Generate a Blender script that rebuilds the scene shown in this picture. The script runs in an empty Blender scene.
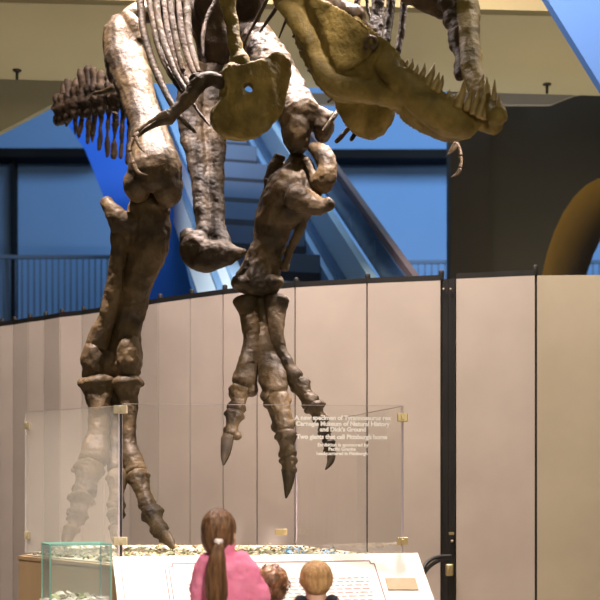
import bpy, bmesh, math, random
from mathutils import Vector, Matrix, noise, Euler
random.seed(7)
C = bpy.context.scene.collection
# ---------------------------------------------------------------- camera, world, lights, exposure
CAM_H, F, HOR = 1.2, 1200.0, 500.0            # eye height, focal length in pixels, horizon row
cam = bpy.data.cameras.new('camera'); camo = bpy.data.objects.new('camera', cam); C.objects.link(camo)
camo.location = (0, 0, CAM_H); camo.rotation_euler = (math.pi/2, 0, 0)
cam.sensor_width = 36; cam.lens = 36*F/600; cam.shift_y = (HOR-300)/600
cam.clip_end = 200
cam.dof.use_dof = True; cam.dof.focus_distance = 7.6; cam.dof.aperture_fstop = 2.6
bpy.context.scene.camera = camo
vs = bpy.context.scene.view_settings
vs.view_transform = 'Standard'; vs.look = 'None'; vs.gamma = 1; vs.use_curve_mapping = False; vs.exposure = 0.0
w = bpy.data.worlds.new('world'); bpy.context.scene.world = w; w.use_nodes = True
w.node_tree.nodes['Background'].inputs[0].default_value = (1.0, .93, .82, 1)
w.node_tree.nodes['Background'].inputs[1].default_value = 0.04

def P(px, py, d):
    return Vector(((px-300)*d/F, d, CAM_H-(py-HOR)*d/F))

def spot(name, loc, target, power, color, size_deg, blend=.5, radius=.15):
    l = bpy.data.lights.new(name, 'SPOT'); l.energy = power; l.color = color
    l.spot_size = math.radians(size_deg); l.spot_blend = blend; l.shadow_soft_size = radius
    o = bpy.data.objects.new(name, l); C.objects.link(o); o.location = loc
    o.rotation_euler = (Vector(target)-Vector(loc)).to_track_quat('-Z', 'Y').to_euler()
    return o
def area(name, loc, target, power, color, sx, sy):
    l = bpy.data.lights.new(name, 'AREA'); l.energy = power; l.color = color
    l.shape = 'RECTANGLE'; l.size = sx; l.size_y = sy
    o = bpy.data.objects.new(name, l); C.objects.link(o); o.location = loc
    o.rotation_euler = (Vector(target)-Vector(loc)).to_track_quat('-Z', 'Y').to_euler()
    return o

PINK = (1, .82, .76)
# spots over the skeleton; knee, hand, skull, corner and left ones are added fill
spot('spot_femur', (-2.0, 5.8, 11.0), P(119, 98, 8.0), 19000, PINK, 13, .4)
spot('spot_knee', (.6, 4.6, 9.2), P(323, 166, 7.66), 21000, PINK, 3.6, .5)
spot('spot_hand', (-1.6, 3.5, 8.2), P(137, 150, 6.63), 5000, PINK, 4.2, .5)
spot('spot_other_hand', (3.4, 4.0, 6.0), P(457, 158, 6.62), 9000, PINK, 4.2, .5)
spot('spot_skull', (.8, 2.6, 8.6), P(338, -3, 6.42), 4500, PINK, 4.6, .5)
spot('spot_rear', (3.0, 9.4, 8.5), P(325, 165, 7.68), 5200, PINK, 15, .6)
spot('spot_visitors', (1.2, .0, 4.6), (0, 5.95, 1.1), 1150, (1, .9, .8), 25, .8)  # added beside the camera to brighten the children and lettering
spot('spot_top', (.9, 9.4, 10.6), (.15, 7.5, 3.6), 9500, PINK, 38, .5)
spot('spot_corner', (-3.0, 3.4, 5.4), (-1.5, 6.7, .7), 1000, (1, .88, .72), 22, .7)
spot('spot_left', (-4.4, 5.6, 6.4), (-1.5, 7.7, 1.1), 260, PINK, 20, .6)
# lamps over the reading rail and the visitors
spot('spot_rail', (-.2, 4.5, 8.2), (-.3, 5.85, .8), 600, (1, .90, .80), 26, .7, .3)
# wall-wash lamps hung above, in front of the folding partition, and added fill light
area('wash_right', (2.6, 8.3, 7.6), (2.6, 9.5, 1.2), 480, (1, .82, .65), 5, .5)
area('wash_mid', (-.6, 8.7, 7.8), (-.4, 10.2, 1.2), 760, (1, .82, .76), 2.2, .5)
spot('wash_left', (-4.6, 5.2, 5.6), (-3.0, 11.5, 1.1), 330, (1, .80, .64), 50, .8, .4)
area('camera_fill', (1.4, -2.5, 4.4), (0, 7, 2.2), 150, (1, .84, .52), 4, 2)  # added fill from behind the camera
spot('canopy_fill', (2.4, 6.0, 3.2), P(590, 30, 10.4), 12, (.9, .95, 1), 30, .8)  # added to brighten the blue panel
# beyond the partition: blue hall light, and added lamps brightening soffit, escalator and arch
area('soffit_fill', (1.0, 13.0, 2.2), (1.0, 12.2, 5.8), 165, (1, .86, .58), 9, .5)  # added behind the partition to brighten the soffit
area('blue_hall_lamp', (3.2, 15.5, 10.5), (1.8, 24, 6), 900, (.62, .80, 1), 10, 3)
spot('escalator_fill', (.6, 11.0, 6.4), (-.4, 14.5, 4.2), 1100, (.70, .84, 1), 44, .5)  # added to brighten the steps
spot('truss_fill', (-4.2, 12.9, 2.6), (-1.3, 14.6, 4.3), 700, (.80, .90, 1), 60, .6)  # added, hidden, to brighten the left side bands
spot('arch_fill', (4.1, 13.6, 2.2), (3.4, 15.9, 4.0), 70, (1, .85, .6), 70, .8)  # added to brighten the passage lining

# ---------------------------------------------------------------- materials
def newmat(name):
    m = bpy.data.materials.new(name); m.use_nodes = True
    nt = m.node_tree; b = nt.nodes['Principled BSDF']
    return m, nt, b
def mat_noise(name, c1, c2, scale=4, rough=.6, bump=.0, bscale=60, detail=6, metallic=0, stretch=None, lo=.35, hi=.65, spec=.5):
    m, nt, b = newmat(name); N = nt.nodes; L = nt.links
    tc = N.new('ShaderNodeTexCoord'); mp = N.new('ShaderNodeMapping')
    if stretch: mp.inputs['Scale'].default_value = stretch
    L.new(tc.outputs['Object'], mp.inputs['Vector'])
    n = N.new('ShaderNodeTexNoise'); n.inputs['Scale'].default_value = scale; n.inputs['Detail'].default_value = detail
    L.new(mp.outputs[0], n.inputs['Vector'])
    r = N.new('ShaderNodeValToRGB'); r.color_ramp.elements[0].position = lo; r.color_ramp.elements[1].position = hi
    r.color_ramp.elements[0].color = (*c1, 1); r.color_ramp.elements[1].color = (*c2, 1)
    L.new(n.outputs['Fac'], r.inputs[0]); L.new(r.outputs[0], b.inputs['Base Color'])
    b.inputs['Roughness'].default_value = rough; b.inputs['Metallic'].default_value = metallic
    b.inputs['Specular IOR Level'].default_value = spec
    if bump:
        n2 = N.new('ShaderNodeTexNoise'); n2.inputs['Scale'].default_value = bscale; n2.inputs['Detail'].default_value = 5
        L.new(mp.outputs[0], n2.inputs['Vector'])
        bp = N.new('ShaderNodeBump'); bp.inputs['Strength'].default_value = bump; bp.inputs['Distance'].default_value = .01
        L.new(n2.outputs['Fac'], bp.inputs['Height']); L.new(bp.outputs[0], b.inputs['Normal'])
    return m
def glassmat(name, tint=(.995, .997, .995), haze=0.0, hazecol=(.85, .82, .8)):
    m, nt, b = newmat(name); N = nt.nodes; L = nt.links
    N.remove(b); out = N['Material Output']
    tr = N.new('ShaderNodeBsdfTransparent'); tr.inputs[0].default_value = (*tint, 1)
    gl = N.new('ShaderNodeBsdfGlossy'); gl.inputs['Roughness'].default_value = .0
    fr = N.new('ShaderNodeFresnel'); fr.inputs[0].default_value = 1.48
    ge = N.new('ShaderNodeNewGeometry'); inv = N.new('ShaderNodeMath'); inv.operation = 'SUBTRACT'; inv.inputs[0].default_value = 1
    L.new(ge.outputs['Backfacing'], inv.inputs[1])
    mu = N.new('ShaderNodeMath'); mu.operation = 'MULTIPLY'; L.new(fr.outputs[0], mu.inputs[0]); L.new(inv.outputs[0], mu.inputs[1])
    mx = N.new('ShaderNodeMixShader'); L.new(mu.outputs[0], mx.inputs[0]); L.new(tr.outputs[0], mx.inputs[1]); L.new(gl.outputs[0], mx.inputs[2])
    last = mx
    if haze:
        df = N.new('ShaderNodeBsdfDiffuse'); df.inputs[0].default_value = (*hazecol, 1)
        m2 = N.new('ShaderNodeMixShader'); m2.inputs[0].default_value = haze
        L.new(mx.outputs[0], m2.inputs[1]); L.new(df.outputs[0], m2.inputs[2]); last = m2
    L.new(last.outputs[0], out.inputs[0])
    return m
M = {}
M['bone'] = mat_noise('fossil_bone', (.019, .0125, .0055), (.098, .066, .031), 5, .55, .6, 45, 8, spec=.3)
M['bone_shaded'] = mat_noise('shaded_fossil_bone', (.022, .014, .009), (.060, .038, .021), 6, .65, .7, 55, 8, spec=.3)  # bone copy with shade put into its colour, for unlit parts
M['bone_olive_lit'] = mat_noise('olive_lit_fossil_bone', (.12, .088, .020), (.29, .215, .062), 7, .6, .7, 55, 8, spec=.3)  # bone copy with the olive light on jaw and shoulder put into its colour
M['bone_half_shaded'] = mat_noise('half_shaded_fossil_bone', (.015, .0098, .005), (.060, .040, .019), 6, .6, .6, 50, 8, spec=.3)  # bone copy darkened for the shade on pubis and ribs
M['tooth'] = mat_noise('tooth_enamel', (.22, .15, .05), (.40, .30, .12), 12, .35, .1, 80)
M['claw'] = mat_noise('claw', (.020, .014, .008), (.060, .042, .022), 10, .65, .4, 60, spec=.25)
M['steel_black'] = mat_noise('black_steel', (.01, .01, .01), (.02, .02, .02), 4, .4)
M['fabric'] = mat_noise('partition_fabric', (.56, .50, .45), (.62, .555, .50), 2, .9, .15, 400)
M['fabric_yellow'] = mat_noise('partition_fabric_yellow', (.58, .52, .40), (.64, .575, .45), 2, .9, .15, 400)
M['black'] = mat_noise('black_trim', (.006, .006, .006), (.012, .012, .012), 4, .6)
M['brass'] = mat_noise('brass', (.45, .36, .18), (.6, .5, .28), 10, .35, metallic=.6)
M['cream_clip'] = mat_noise('cream_metal', (.5, .44, .3), (.62, .55, .4), 10, .4, metallic=.3)
M['beige'] = mat_noise('beige_plaster', (.46, .41, .27), (.49, .435, .29), .6, .9)
M['fascia'] = mat_noise('olive_fascia', (.22, .19, .10), (.24, .205, .11), .6, .9)
M['greystrip'] = mat_noise('grey_soffit', (.40, .36, .31), (.43, .385, .33), .6, .9)
M['blue_lit_wall'] = mat_noise('blue_lit_wall', (.16, .34, .66), (.18, .37, .70), .3, .8)  # the hall's blue lighting is put into the wall colour
M['blue_panel'] = mat_noise('bright_blue_panel', (.042, .135, .40), (.048, .145, .42), .3, .7)
M['deep_blue'] = mat_noise('saturated_blue_cladding', (.0, .12, .75), (.0, .14, .8), .4, .6)
M['dark_beam'] = mat_noise('dark_beam', (.008, .009, .011), (.012, .013, .015), 1, .8, spec=.1)
M['dark_wall'] = mat_noise('charcoal_wall', (.055, .051, .045), (.062, .057, .05), .8, .9)
M['gold'] = mat_noise('ochre_arch', (.28, .17, .03), (.33, .20, .045), 2, .7)
M['rail_blue'] = mat_noise('blue_grey_railing', (.07, .13, .24), (.08, .15, .26), 2, .5)
M['esc_white'] = mat_noise('escalator_cladding', (.62, .72, .80), (.68, .77, .84), 1, .35)
M['esc_blue'] = mat_noise('escalator_blue_panel', (.22, .40, .66), (.27, .46, .72), 1, .25)
M['esc_dark'] = mat_noise('escalator_dark_glass', (.03, .07, .15), (.04, .085, .18), 1, .2)
M['step'] = mat_noise('escalator_step', (.06, .11, .20), (.07, .125, .225), 1, .5)
M['step_shade'] = mat_noise('escalator_step_shade', (.008, .014, .028), (.01, .017, .033), 1, .7)  # dark colour for the shaded foot of each riser
M['handrail'] = mat_noise('brown_handrail', (.10, .075, .08), (.12, .09, .095), 3, .5)
M['plinth'] = mat_noise('tan_plinth', (.36, .24, .13), (.42, .285, .16), 3, .6, .1, 60, stretch=(1, 1, .15))
M['bed'] = mat_noise('bed_gravel', (.40, .36, .26), (.55, .5, .4), 30, .9, .4, 80)
M['white_panel'] = mat_noise('white_sign', (.60, .555, .52), (.62, .575, .54), 1, .5)
M['ink'] = mat_noise('sign_ink', (.13, .075, .075), (.16, .09, .09), 3, .7)
M['faint_ink'] = mat_noise('faint_sign_ink', (.36, .24, .23), (.40, .27, .26), 3, .7)
M['plaque'] = mat_noise('tan_plaque', (.27, .19, .095), (.31, .22, .115), 20, .5)
M['etched'] = mat_noise('white_lettering', (.9, .88, .85), (.95, .93, .9), 3, .8)
M['glass'] = glassmat('clear_glass')
M['glass_reflect_haze'] = glassmat('reflect_haze_glass', haze=.19, hazecol=(.95, .9, .85))  # white diffuse mix paints the light reflected off this pane
M['glass_green'] = glassmat('greenish_box_glass', (.95, .98, .97), .06, (.85, .92, .95))  # whitish mix paints reflections on the box sides
M['glass_edge'] = mat_noise('green_glass_edge', (.20, .50, .42), (.28, .58, .50), 3, .2)
M['clear_edge'] = mat_noise('pale_glass_edge', (.50, .46, .52), (.56, .50, .56), 3, .2)
M['scrap_green'] = mat_noise('green_paper', (.19, .21, .09), (.30, .32, .16), 8, .8)
M['scrap_white'] = mat_noise('white_paper', (.36, .34, .27), (.48, .45, .37), 8, .8)
M['scrap_ochre'] = mat_noise('ochre_paper', (.24, .18, .08), (.34, .27, .13), 8, .8)
M['scrap_blue'] = mat_noise('blue_paper', (.14, .34, .55), (.2, .40, .62), 8, .8)
M['floor'] = mat_noise('grey_carpet', (.16, .14, .12), (.20, .18, .15), 20, .95, .2, 200)
M['pink'] = mat_noise('pink_fleece', (.92, .24, .42), (.97, .31, .50), 14, .95, .5, 220)
M['navy'] = mat_noise('navy_cloth', (.012, .012, .022), (.02, .02, .034), 10, .9, .3, 150)
M['denim'] = mat_noise('blue_denim', (.04, .06, .12), (.06, .09, .16), 10, .9, .3, 200)
M['grey_cloth'] = mat_noise('grey_cloth', (.18, .18, .20), (.24, .24, .26), 10, .9, .3, 150)
M['shoe'] = mat_noise('shoe', (.5, .48, .48), (.6, .58, .58), 6, .6)
M['skin'] = mat_noise('skin', (.70, .42, .30), (.76, .48, .36), 8, .5, .05, 60)
M['hair_brown'] = mat_noise('brown_hair', (.075, .032, .014), (.27, .135, .06), 22, .4, .8, 60, 4, stretch=(3, 3, .35))
M['hair_curly'] = mat_noise('curly_brown_hair', (.07, .03, .014), (.32, .16, .075), 25, .4, .5, 60, 4)
M['hair_blond'] = mat_noise('sandy_hair', (.42, .22, .085), (.66, .40, .18), 24, .45, .7, 70, 4, stretch=(3, 3, .5))
M['hair_tie'] = mat_noise('white_hair_tie', (.85, .72, .70), (.9, .8, .78), 10, .8)
M['eye'] = mat_noise('eye', (.75, .73, .70), (.8, .78, .75), 10, .3)
M['lips'] = mat_noise('lips', (.55, .22, .18), (.6, .25, .2), 10, .5)

# ---------------------------------------------------------------- object helpers
def thing(name, label, cat, loc=(0, 0, 0), group=None):
    o = bpy.data.objects.new(name, None); C.objects.link(o); o.location = loc
    o.empty_display_size = .1
    o['label'] = label; o['category'] = cat
    if group: o['group'] = group
    return o
def root_of(p):
    v = Vector((0, 0, 0))
    while p is not None: v += Vector(p.location); p = p.parent
    return v
def link(name, me, parent=None, mats=(), smooth=True):
    """mesh given in world coordinates; stored relative to the parent's place"""
    for m in mats: me.materials.append(m)
    o = bpy.data.objects.new(name, me); C.objects.link(o)
    if parent is not None:
        me.transform(Matrix.Translation(-root_of(parent))); o.parent = parent
    if smooth:
        for p in me.polygons: p.use_smooth = True
    return o
def tag(o, label, cat, group=None):
    o['label'] = label; o['category'] = cat
    if group: o['group'] = group
    return o
def structure(o):
    o['kind'] = 'structure'; return o
def from_bm(name, bm, mat, parent=None, smooth=False):
    bmesh.ops.recalc_face_normals(bm, faces=bm.faces[:])
    me = bpy.data.meshes.new(name); bm.to_mesh(me); bm.free()
    return link(name, me, parent, mat if isinstance(mat, (list, tuple)) else [mat], smooth)
def box_bm(bm, c, size, rz=0, bevel=0):
    r = bmesh.ops.create_cube(bm, size=1)
    vsx = r['verts']
    mt = Matrix.Translation(Vector(c)) @ Matrix.Rotation(rz, 4, 'Z') @ Matrix.Diagonal((*size, 1))
    bmesh.ops.transform(bm, matrix=mt, verts=vsx)
    if bevel:
        es = list({e for v in vsx for e in v.link_edges})
        bmesh.ops.bevel(bm, geom=es, offset=bevel, segments=2, affect='EDGES', profile=.6)
def box(name, c, size, mat, parent=None, rz=0, bevel=0):
    bm = bmesh.new(); box_bm(bm, c, size, rz, bevel)
    return from_bm(name, bm, mat, parent)
def prism_bm(bm, pts, ext):
    """closed polygon of world points extruded by the vector ext"""
    a = [bm.verts.new(p) for p in pts]; b = [bm.verts.new(Vector(p)+Vector(ext)) for p in pts]
    n = len(pts)
    bm.faces.new(a); bm.faces.new(b[::-1])
    for i in range(n): bm.faces.new((a[i], b[i], b[(i+1) % n], a[(i+1) % n]))
def prism(name, pts, ext, mat, parent=None):
    bm = bmesh.new(); prism_bm(bm, pts, ext); return from_bm(name, bm, mat, parent)

def catmull(pts, n=4):
    """pts: list of equal-length float tuples"""
    out = []
    for i in range(len(pts)-1):
        p0 = pts[max(i-1, 0)]; p1 = pts[i]; p2 = pts[i+1]; p3 = pts[min(i+2, len(pts)-1)]
        for k in range(n):
            t = k/n
            out.append(tuple(.5*((2*b)+(-a+c)*t+(2*a-5*b+4*c-d)*t*t+(-a+3*b-3*c+d)*t**3) for a, b, c, d in zip(p0, p1, p2, p3)))
    out.append(tuple(pts[-1])); return out
def sweep(bm, secs, seg=14, cap=.5, side_ref=Vector((0, 1, 0))):
    """secs: (Vector centre, half width across the view, half width along it); closed tube with rounded ends"""
    rings = []
    n = len(secs)
    ext = []
    t0 = (secs[0][0]-secs[1][0]).normalized(); t1 = (secs[-1][0]-secs[-2][0]).normalized()
    for a, s in ((.98, .2), (.8, .6), (.45, .89)): ext.append((secs[0][0]+t0*secs[0][1]*cap*a, secs[0][1]*s, secs[0][2]*s))
    ext += list(secs)
    for a, s in ((.45, .89), (.8, .6), (.98, .2)): ext.append((secs[-1][0]+t1*secs[-1][1]*cap*a, secs[-1][1]*s, secs[-1][2]*s))
    prevS = None
    for i, (c, wa, wb) in enumerate(ext):
        a = ext[max(i-1, 0)][0]; b = ext[min(i+1, len(ext)-1)][0]
        T = (b-a).normalized()
        S = T.cross(side_ref)
        if S.length < .15: S = prevS if prevS is not None else T.cross(Vector((1, 0, 0)))
        S.normalize()
        if prevS is not None and S.dot(prevS) < 0: S = -S
        prevS = S; B = S.cross(T).normalized()
        rings.append([bm.verts.new(c+S*wa*math.cos(2*math.pi*k/seg)+B*wb*math.sin(2*math.pi*k/seg)) for k in range(seg)])
    for r0, r1 in zip(rings, rings[1:]):
        for k in range(seg): bm.faces.new((r0[k], r0[(k+1) % seg], r1[(k+1) % seg], r1[k]))
    bm.faces.new(rings[0][::-1]); bm.faces.new(rings[-1])
def px_tube(bm, pts, k=.9, seg=14, sub=4, cap=.5):
    """pts: (px, py, depth, half width in pixels[, depth ratio])"""
    q = [(p[0], p[1], p[2], p[3], p[4] if len(p) > 4 else k) for p in pts]
    secs = []
    for (x, y, d, hw, kk) in catmull(q, sub):
        hw = max(hw, .3)*d/F
        secs.append((P(x, y, d), hw, hw*kk))
    sweep(bm, secs, seg, cap)
def w_tube(bm, pts, seg=12, sub=3, cap=.6, k=1.0):
    """pts: (x, y, z, radius[, depth ratio]) in metres"""
    q = [(p[0], p[1], p[2], p[3], p[4] if len(p) > 4 else k) for p in pts]
    secs = [(Vector(s[:3]), s[3], s[3]*s[4]) for s in catmull(q, sub)]
    sweep(bm, secs, seg, cap)
def ell(bm, c, r, rot=(0, 0, 0), u=20, v=12):
    res = bmesh.ops.create_uvsphere(bm, u_segments=u, v_segments=v, radius=1)
    mt = Matrix.Translation(Vector(c)) @ Euler(rot).to_matrix().to_4x4() @ Matrix.Diagonal((*r, 1))
    bmesh.ops.transform(bm, matrix=mt, verts=res['verts'])
def px_ell(bm, x, y, d, rx, ry, k=.9, rot=0):
    s = d/F
    ell(bm, P(x, y, d), (rx*s, (rx+ry)/2*s*k, ry*s), (0, rot, 0))
def px_plate(bm, outline, dfun, thick, slant=(0, 1, 0)):
    n = Vector(slant).normalized()
    pts = [P(x, y, dfun(x, y))-n*thick/2 for x, y in outline]
    a = [bm.verts.new(p) for p in pts]; b = [bm.verts.new(p+n*thick) for p in pts]
    k = len(pts)
    fa = bm.faces.new(a); fb = bm.faces.new(b[::-1])
    for i in range(k): bm.faces.new((a[i], b[i], b[(i+1) % k], a[(i+1) % k]))
    bmesh.ops.triangulate(bm, faces=[fa, fb])
def remesh(bm, voxel, smooth=3, amp=.004, nscale=12, amp2=.0015, cut=None, rough=False):
    bmesh.ops.recalc_face_normals(bm, faces=bm.faces[:])
    me = bpy.data.meshes.new('tmp'); bm.to_mesh(me); bm.free()
    o = bpy.data.objects.new('tmp', me); C.objects.link(o)
    md = o.modifiers.new('r', 'REMESH'); md.mode = 'VOXEL'; md.voxel_size = voxel
    co = None
    if cut is not None:
        bmesh.ops.recalc_face_normals(cut, faces=cut.faces[:])
        cm = bpy.data.meshes.new('cut'); cut.to_mesh(cm); cut.free()
        co = bpy.data.objects.new('cut', cm); C.objects.link(co)
        b = o.modifiers.new('b', 'BOOLEAN'); b.operation = 'DIFFERENCE'; b.object = co; b.solver = 'EXACT'
        md2 = o.modifiers.new('r2', 'REMESH'); md2.mode = 'VOXEL'; md2.voxel_size = voxel
    if smooth:
        sm = o.modifiers.new('s', 'SMOOTH'); sm.factor = .5; sm.iterations = smooth
    dg = bpy.context.evaluated_depsgraph_get()
    out = bpy.data.meshes.new_from_object(o.evaluated_get(dg))
    bpy.data.objects.remove(o); bpy.data.meshes.remove(me)
    if co: bpy.data.objects.remove(co)
    out.materials.clear()
    if amp:
        nr = [v.normal.copy() for v in out.vertices]
        for v, nn in zip(out.vertices, nr):
            p = v.co
            h = noise.fractal(p*nscale, 1.0, 2.0, 3)*amp + noise.noise(p*nscale*5)*amp2
            v.co = p+nn*h
    return out
def solid(name, bm, mat, parent, voxel=.012, smooth=3, amp=.004, nscale=12, amp2=.0015, cut=None, rough=False):
    me = remesh(bm, voxel, smooth, amp, nscale, amp2, cut, rough); me.name = name
    return link(name, me, parent, [mat], True)
# ---------------------------------------------------------------- the setting
SOF = 4.6                                            # soffit height above the eye
ZS = CAM_H+SOF
structure(box('floor', (0, 12, -.05), (30, 40, .1), M['floor']))
# back wall of the hall behind, with dark beams
structure(box('wall_back', (0, 24.3, 6.5), (24, .4, 13), M['blue_lit_wall']))
def beam(name, x0, x1, y0, y1, d, depth=.5):
    a = P(x0, y1, d); b = P(x1, y0, d)
    return structure(box(name, ((a.x+b.x)/2, d+depth/2, (a.z+b.z)/2), (b.x-a.x, depth, b.z-a.z), M['dark_beam']))
beam('trim_1', -60, 100, 148, 157, 23.4)
beam('trim_2', 320, 470, 149, 158, 23.4)
beam('trim_3', 11, 13.2, 157, 330, 23.6, .4)
beam('trim_4', 560, 640, 120, 128, 23.4)
# upper gallery floor edge the railings stand on
structure(box('trim_5', (0, 22.2, 4.0), (22, 3.6, .3), M['dark_beam']))
# nearer walkway whose underside is the beige soffit
def seg(px0, y0, px1, y1):                            # two pixel points on the soffit plane
    d0 = SOF*F/(HOR-y0); d1 = SOF*F/(HOR-y1)
    return Vector(((px0-300)*d0/F, d0, ZS)), Vector(((px1-300)*d1/F, d1, ZS))
f0, f1 = seg(0, 2.5, 500, 15); b0, b1 = seg(0, 79, 500, 93)
def along(a, b, t): return a+(b-a)*t
pts = [along(f0, f1, -.6), along(f0, f1, 1.9), along(b0, b1, 1.9), along(b0, b1, -.6)]
structure(prism('ceiling', pts, (0, 0, .9), M['beige']))
fd = Vector((0, -.12, 0))
a, b = along(f0, f1, -.6), along(f0, f1, 1.9)
structure(prism('trim_6', [a+Vector((0, -.004, 0)), b+Vector((0, -.004, 0)), b+fd, a+fd], (0, 0, 1.4), M['fascia']))
# second, lower soffit strip behind on the right
d = 14.6
q = [P(296, 93, d), P(585, 93, d), P(575, 95, d), P(551, 104.5, d), P(296, 104.5, d)]
structure(prism('trim_7', q, (0, .06, 0), M['greystrip']))
# sloping beige soffit piece on the left
d = 14.4
structure(prism('trim_8', [P(-40, 76, d), P(84, 76, d), P(57, 102, d), P(-40, 153, d)], (0, .1, 0), M['beige']))
# bright blue slanted canopy panel upper right
structure(prism('trim_9', [P(520, -44, 10.4), P(546, -3, 10.4), P(600.5, 85, 10.4), P(660, 180, 10.4), P(720, 180, 10.4), P(720, -44, 10.4)], (0, .12, 0), M['blue_panel']))
# charcoal wall with arched passage on the right
d = 15.2
out = []
def arch(cx, base, rx, ry, n=18):
    return [(cx-rx*math.cos(math.pi*i/n), base-ry*math.sin(math.pi*i/n)) for i in range(n+1)]
ar = arch(611, 330, 74, 154)
wall_out = [(449, 340), (449, 60), (760, 60), (760, 340)]
poly = [P(x, y, d) for x, y in wall_out]+[P(x, y, d) for x, y in ar[::-1]]
bm = bmesh.new()
fv = [bm.verts.new(p) for p in poly]; f_ = bm.faces.new(fv); 
r_ = bmesh.ops.extrude_face_region(bm, geom=[f_])
bmesh.ops.translate(bm, verts=[e for e in r_['geom'] if isinstance(e, bmesh.types.BMVert)], vec=(0, .25, 0))
bmesh.ops.triangulate(bm, faces=[f for f in bm.faces if len(f.verts) > 4])
structure(from_bm('wall_right', bm, M['dark_wall']))
structure(prism('trim_10', [P(449, 340, d-.02), P(449, 100, d-.02), P(487, 100, d-.02), P(487, 340, d-.02)], (0, -.15, 0), mat_noise('brown_charcoal', (.042, .036, .031), (.048, .041, .036), 1, .9)))
bm = bmesh.new()                                      # ochre passage lining running back to the right
A = [bm.verts.new(P(x, y, d+.01)) for x, y in ar]
mv = Vector((.86, 1.5, 0))
B = [bm.verts.new(v.co+mv) for v in A]
A2 = [bm.verts.new(v.co+(v.co-P(611, 330, d)).normalized()*.12) for v in A]
B2 = [bm.verts.new(v.co+(v.co-mv-P(611, 330, d)).normalized()*.12) for v in B]
for i in range(len(A)-1):
    bm.faces.new((A[i], A[i+1], B[i+1], B[i])); bm.faces.new((A2[i], A2[i+1], B2[i+1], B2[i]))
    bm.faces.new((B[i], B[i+1], B2[i+1], B2[i]))
structure(from_bm('trim_11', bm, M['gold'], smooth=True))

# gallery railings
def railing(x0, x1, y, d, label, group=None):
    a = P(x0, y, d); b = P(x1, y, d); zb = 4.15
    t = thing('gallery_railing', label, 'railing', (a.x, d, zb))
    box('top_rail', ((a.x+b.x)/2, d, a.z), (b.x-a.x, .06, .06), M['rail_blue'], t)
    n = int((b.x-a.x)/.105)
    for i in range(n+1):
        x = a.x+(b.x-a.x)*i/n
        box('baluster', (x, d, (zb+a.z-.03)/2), (.022, .022, a.z-.03-zb), M['rail_blue'], t)
railing(-45, 150, 257, 20.8, 'blue-grey gallery railing behind the left end of the partition')
railing(398, 452, 262, 20.8, 'blue-grey gallery railing between escalator and charcoal wall')
railing(580, 625, 262, 20.8, 'blue-grey gallery railing seen through the ochre arch')

# ---------------------------------------------------------------- escalator
ET = thing('escalator', 'blue-lit escalator rising behind the tall dinosaur skeleton', 'escalator', (-.65, 13, 0))
E0 = Vector((-1.67, 17, 6.16)); eu = Vector((1.02, -4, 0)).normalized(); es = Vector((-eu.y, eu.x, 0)); SL = .65
def EP(t, w_, v): return E0+eu*t+es*w_+Vector((0, 0, -SL*t+v))
T0, T1 = -3.2, 5.6
def band(name, prof, mat, t0=T0, t1=T1, par=ET):
    """cross-section profile of (w, v) points swept along the incline"""
    bm = bmesh.new(); n = len(prof)
    a = [bm.verts.new(EP(t0, *p)) for p in prof]; b = [bm.verts.new(EP(t1, *p)) for p in prof]
    bm.faces.new(a); bm.faces.new(b[::-1])
    for i in range(n): bm.faces.new((a[i], b[i], b[(i+1) % n], a[(i+1) % n]))
    return from_bm(name, bm, mat, par)
def rect(w0, w1, v0, v1): return [(w0, v0), (w1, v0), (w1, v1), (w0, v1)]
structure(prism('trim_12', [P(58, 110, 17.6), P(150, 110, 17.6), P(196, 310, 17.6), P(196, 350, 17.6), P(166, 350, 17.6), P(146, 300, 17.6), P(105, 200, 17.6), P(85, 150, 17.6)], (0, .12, 0), M['deep_blue']))
band('side_cladding', rect(-.03, .1, -1.3, -.62), M['esc_white'])
band('side_trim', rect(-.01, .1, -.62, -.38), M['esc_blue'])
band('balustrade_panel', rect(-.02, .1, -.38, -.08), M['esc_white'])
band('handrail', rect(-.03, .11, -.08, .0), M['esc_blue'])
band('skirt', rect(1.46, 1.56, -1.35, -.60), M['esc_blue'])
band('skirt_trim', rect(1.54, 1.64, -.62, -.50), M['esc_dark'])
band('inner_deck', rect(1.64, 1.74, -.50, -.05), mat_noise('pale_blue_deck', (.36, .55, .74), (.42, .62, .80), 1, .3))
band('balustrade_panel', rect(1.78, 1.84, -.05, .36), M['esc_dark'])
band('handrail', rect(1.80, 1.88, .36, .47), M['handrail'])
band('truss_cladding', rect(.3, 1.46, -2.3, -1.9), M['esc_dark'])
run = .76
k = 0
t = T0
while t < T1-.2:
    p = [EP(t, .12, -.95), EP(t, 1.45, -.95)]
    z = p[0].z
    bm = bmesh.new()
    q = [Vector((v.x, v.y, z)) for v in (EP(t, .12, 0), EP(t, 1.45, 0), EP(t+run, 1.45, 0), EP(t+run, .12, 0))]
    prism_bm(bm, q, (0, 0, -SL*run*.82))
    st = from_bm('step', bm, M['step'], ET)
    bm = bmesh.new(); q2 = [v+eu*.012+Vector((0, 0, -.235)) for v in q]
    prism_bm(bm, q2, (0, 0, -.26)); from_bm('riser_shade', bm, M['step_shade'], st)  # solid dark block paints the shade low on the riser
    t += run
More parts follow.
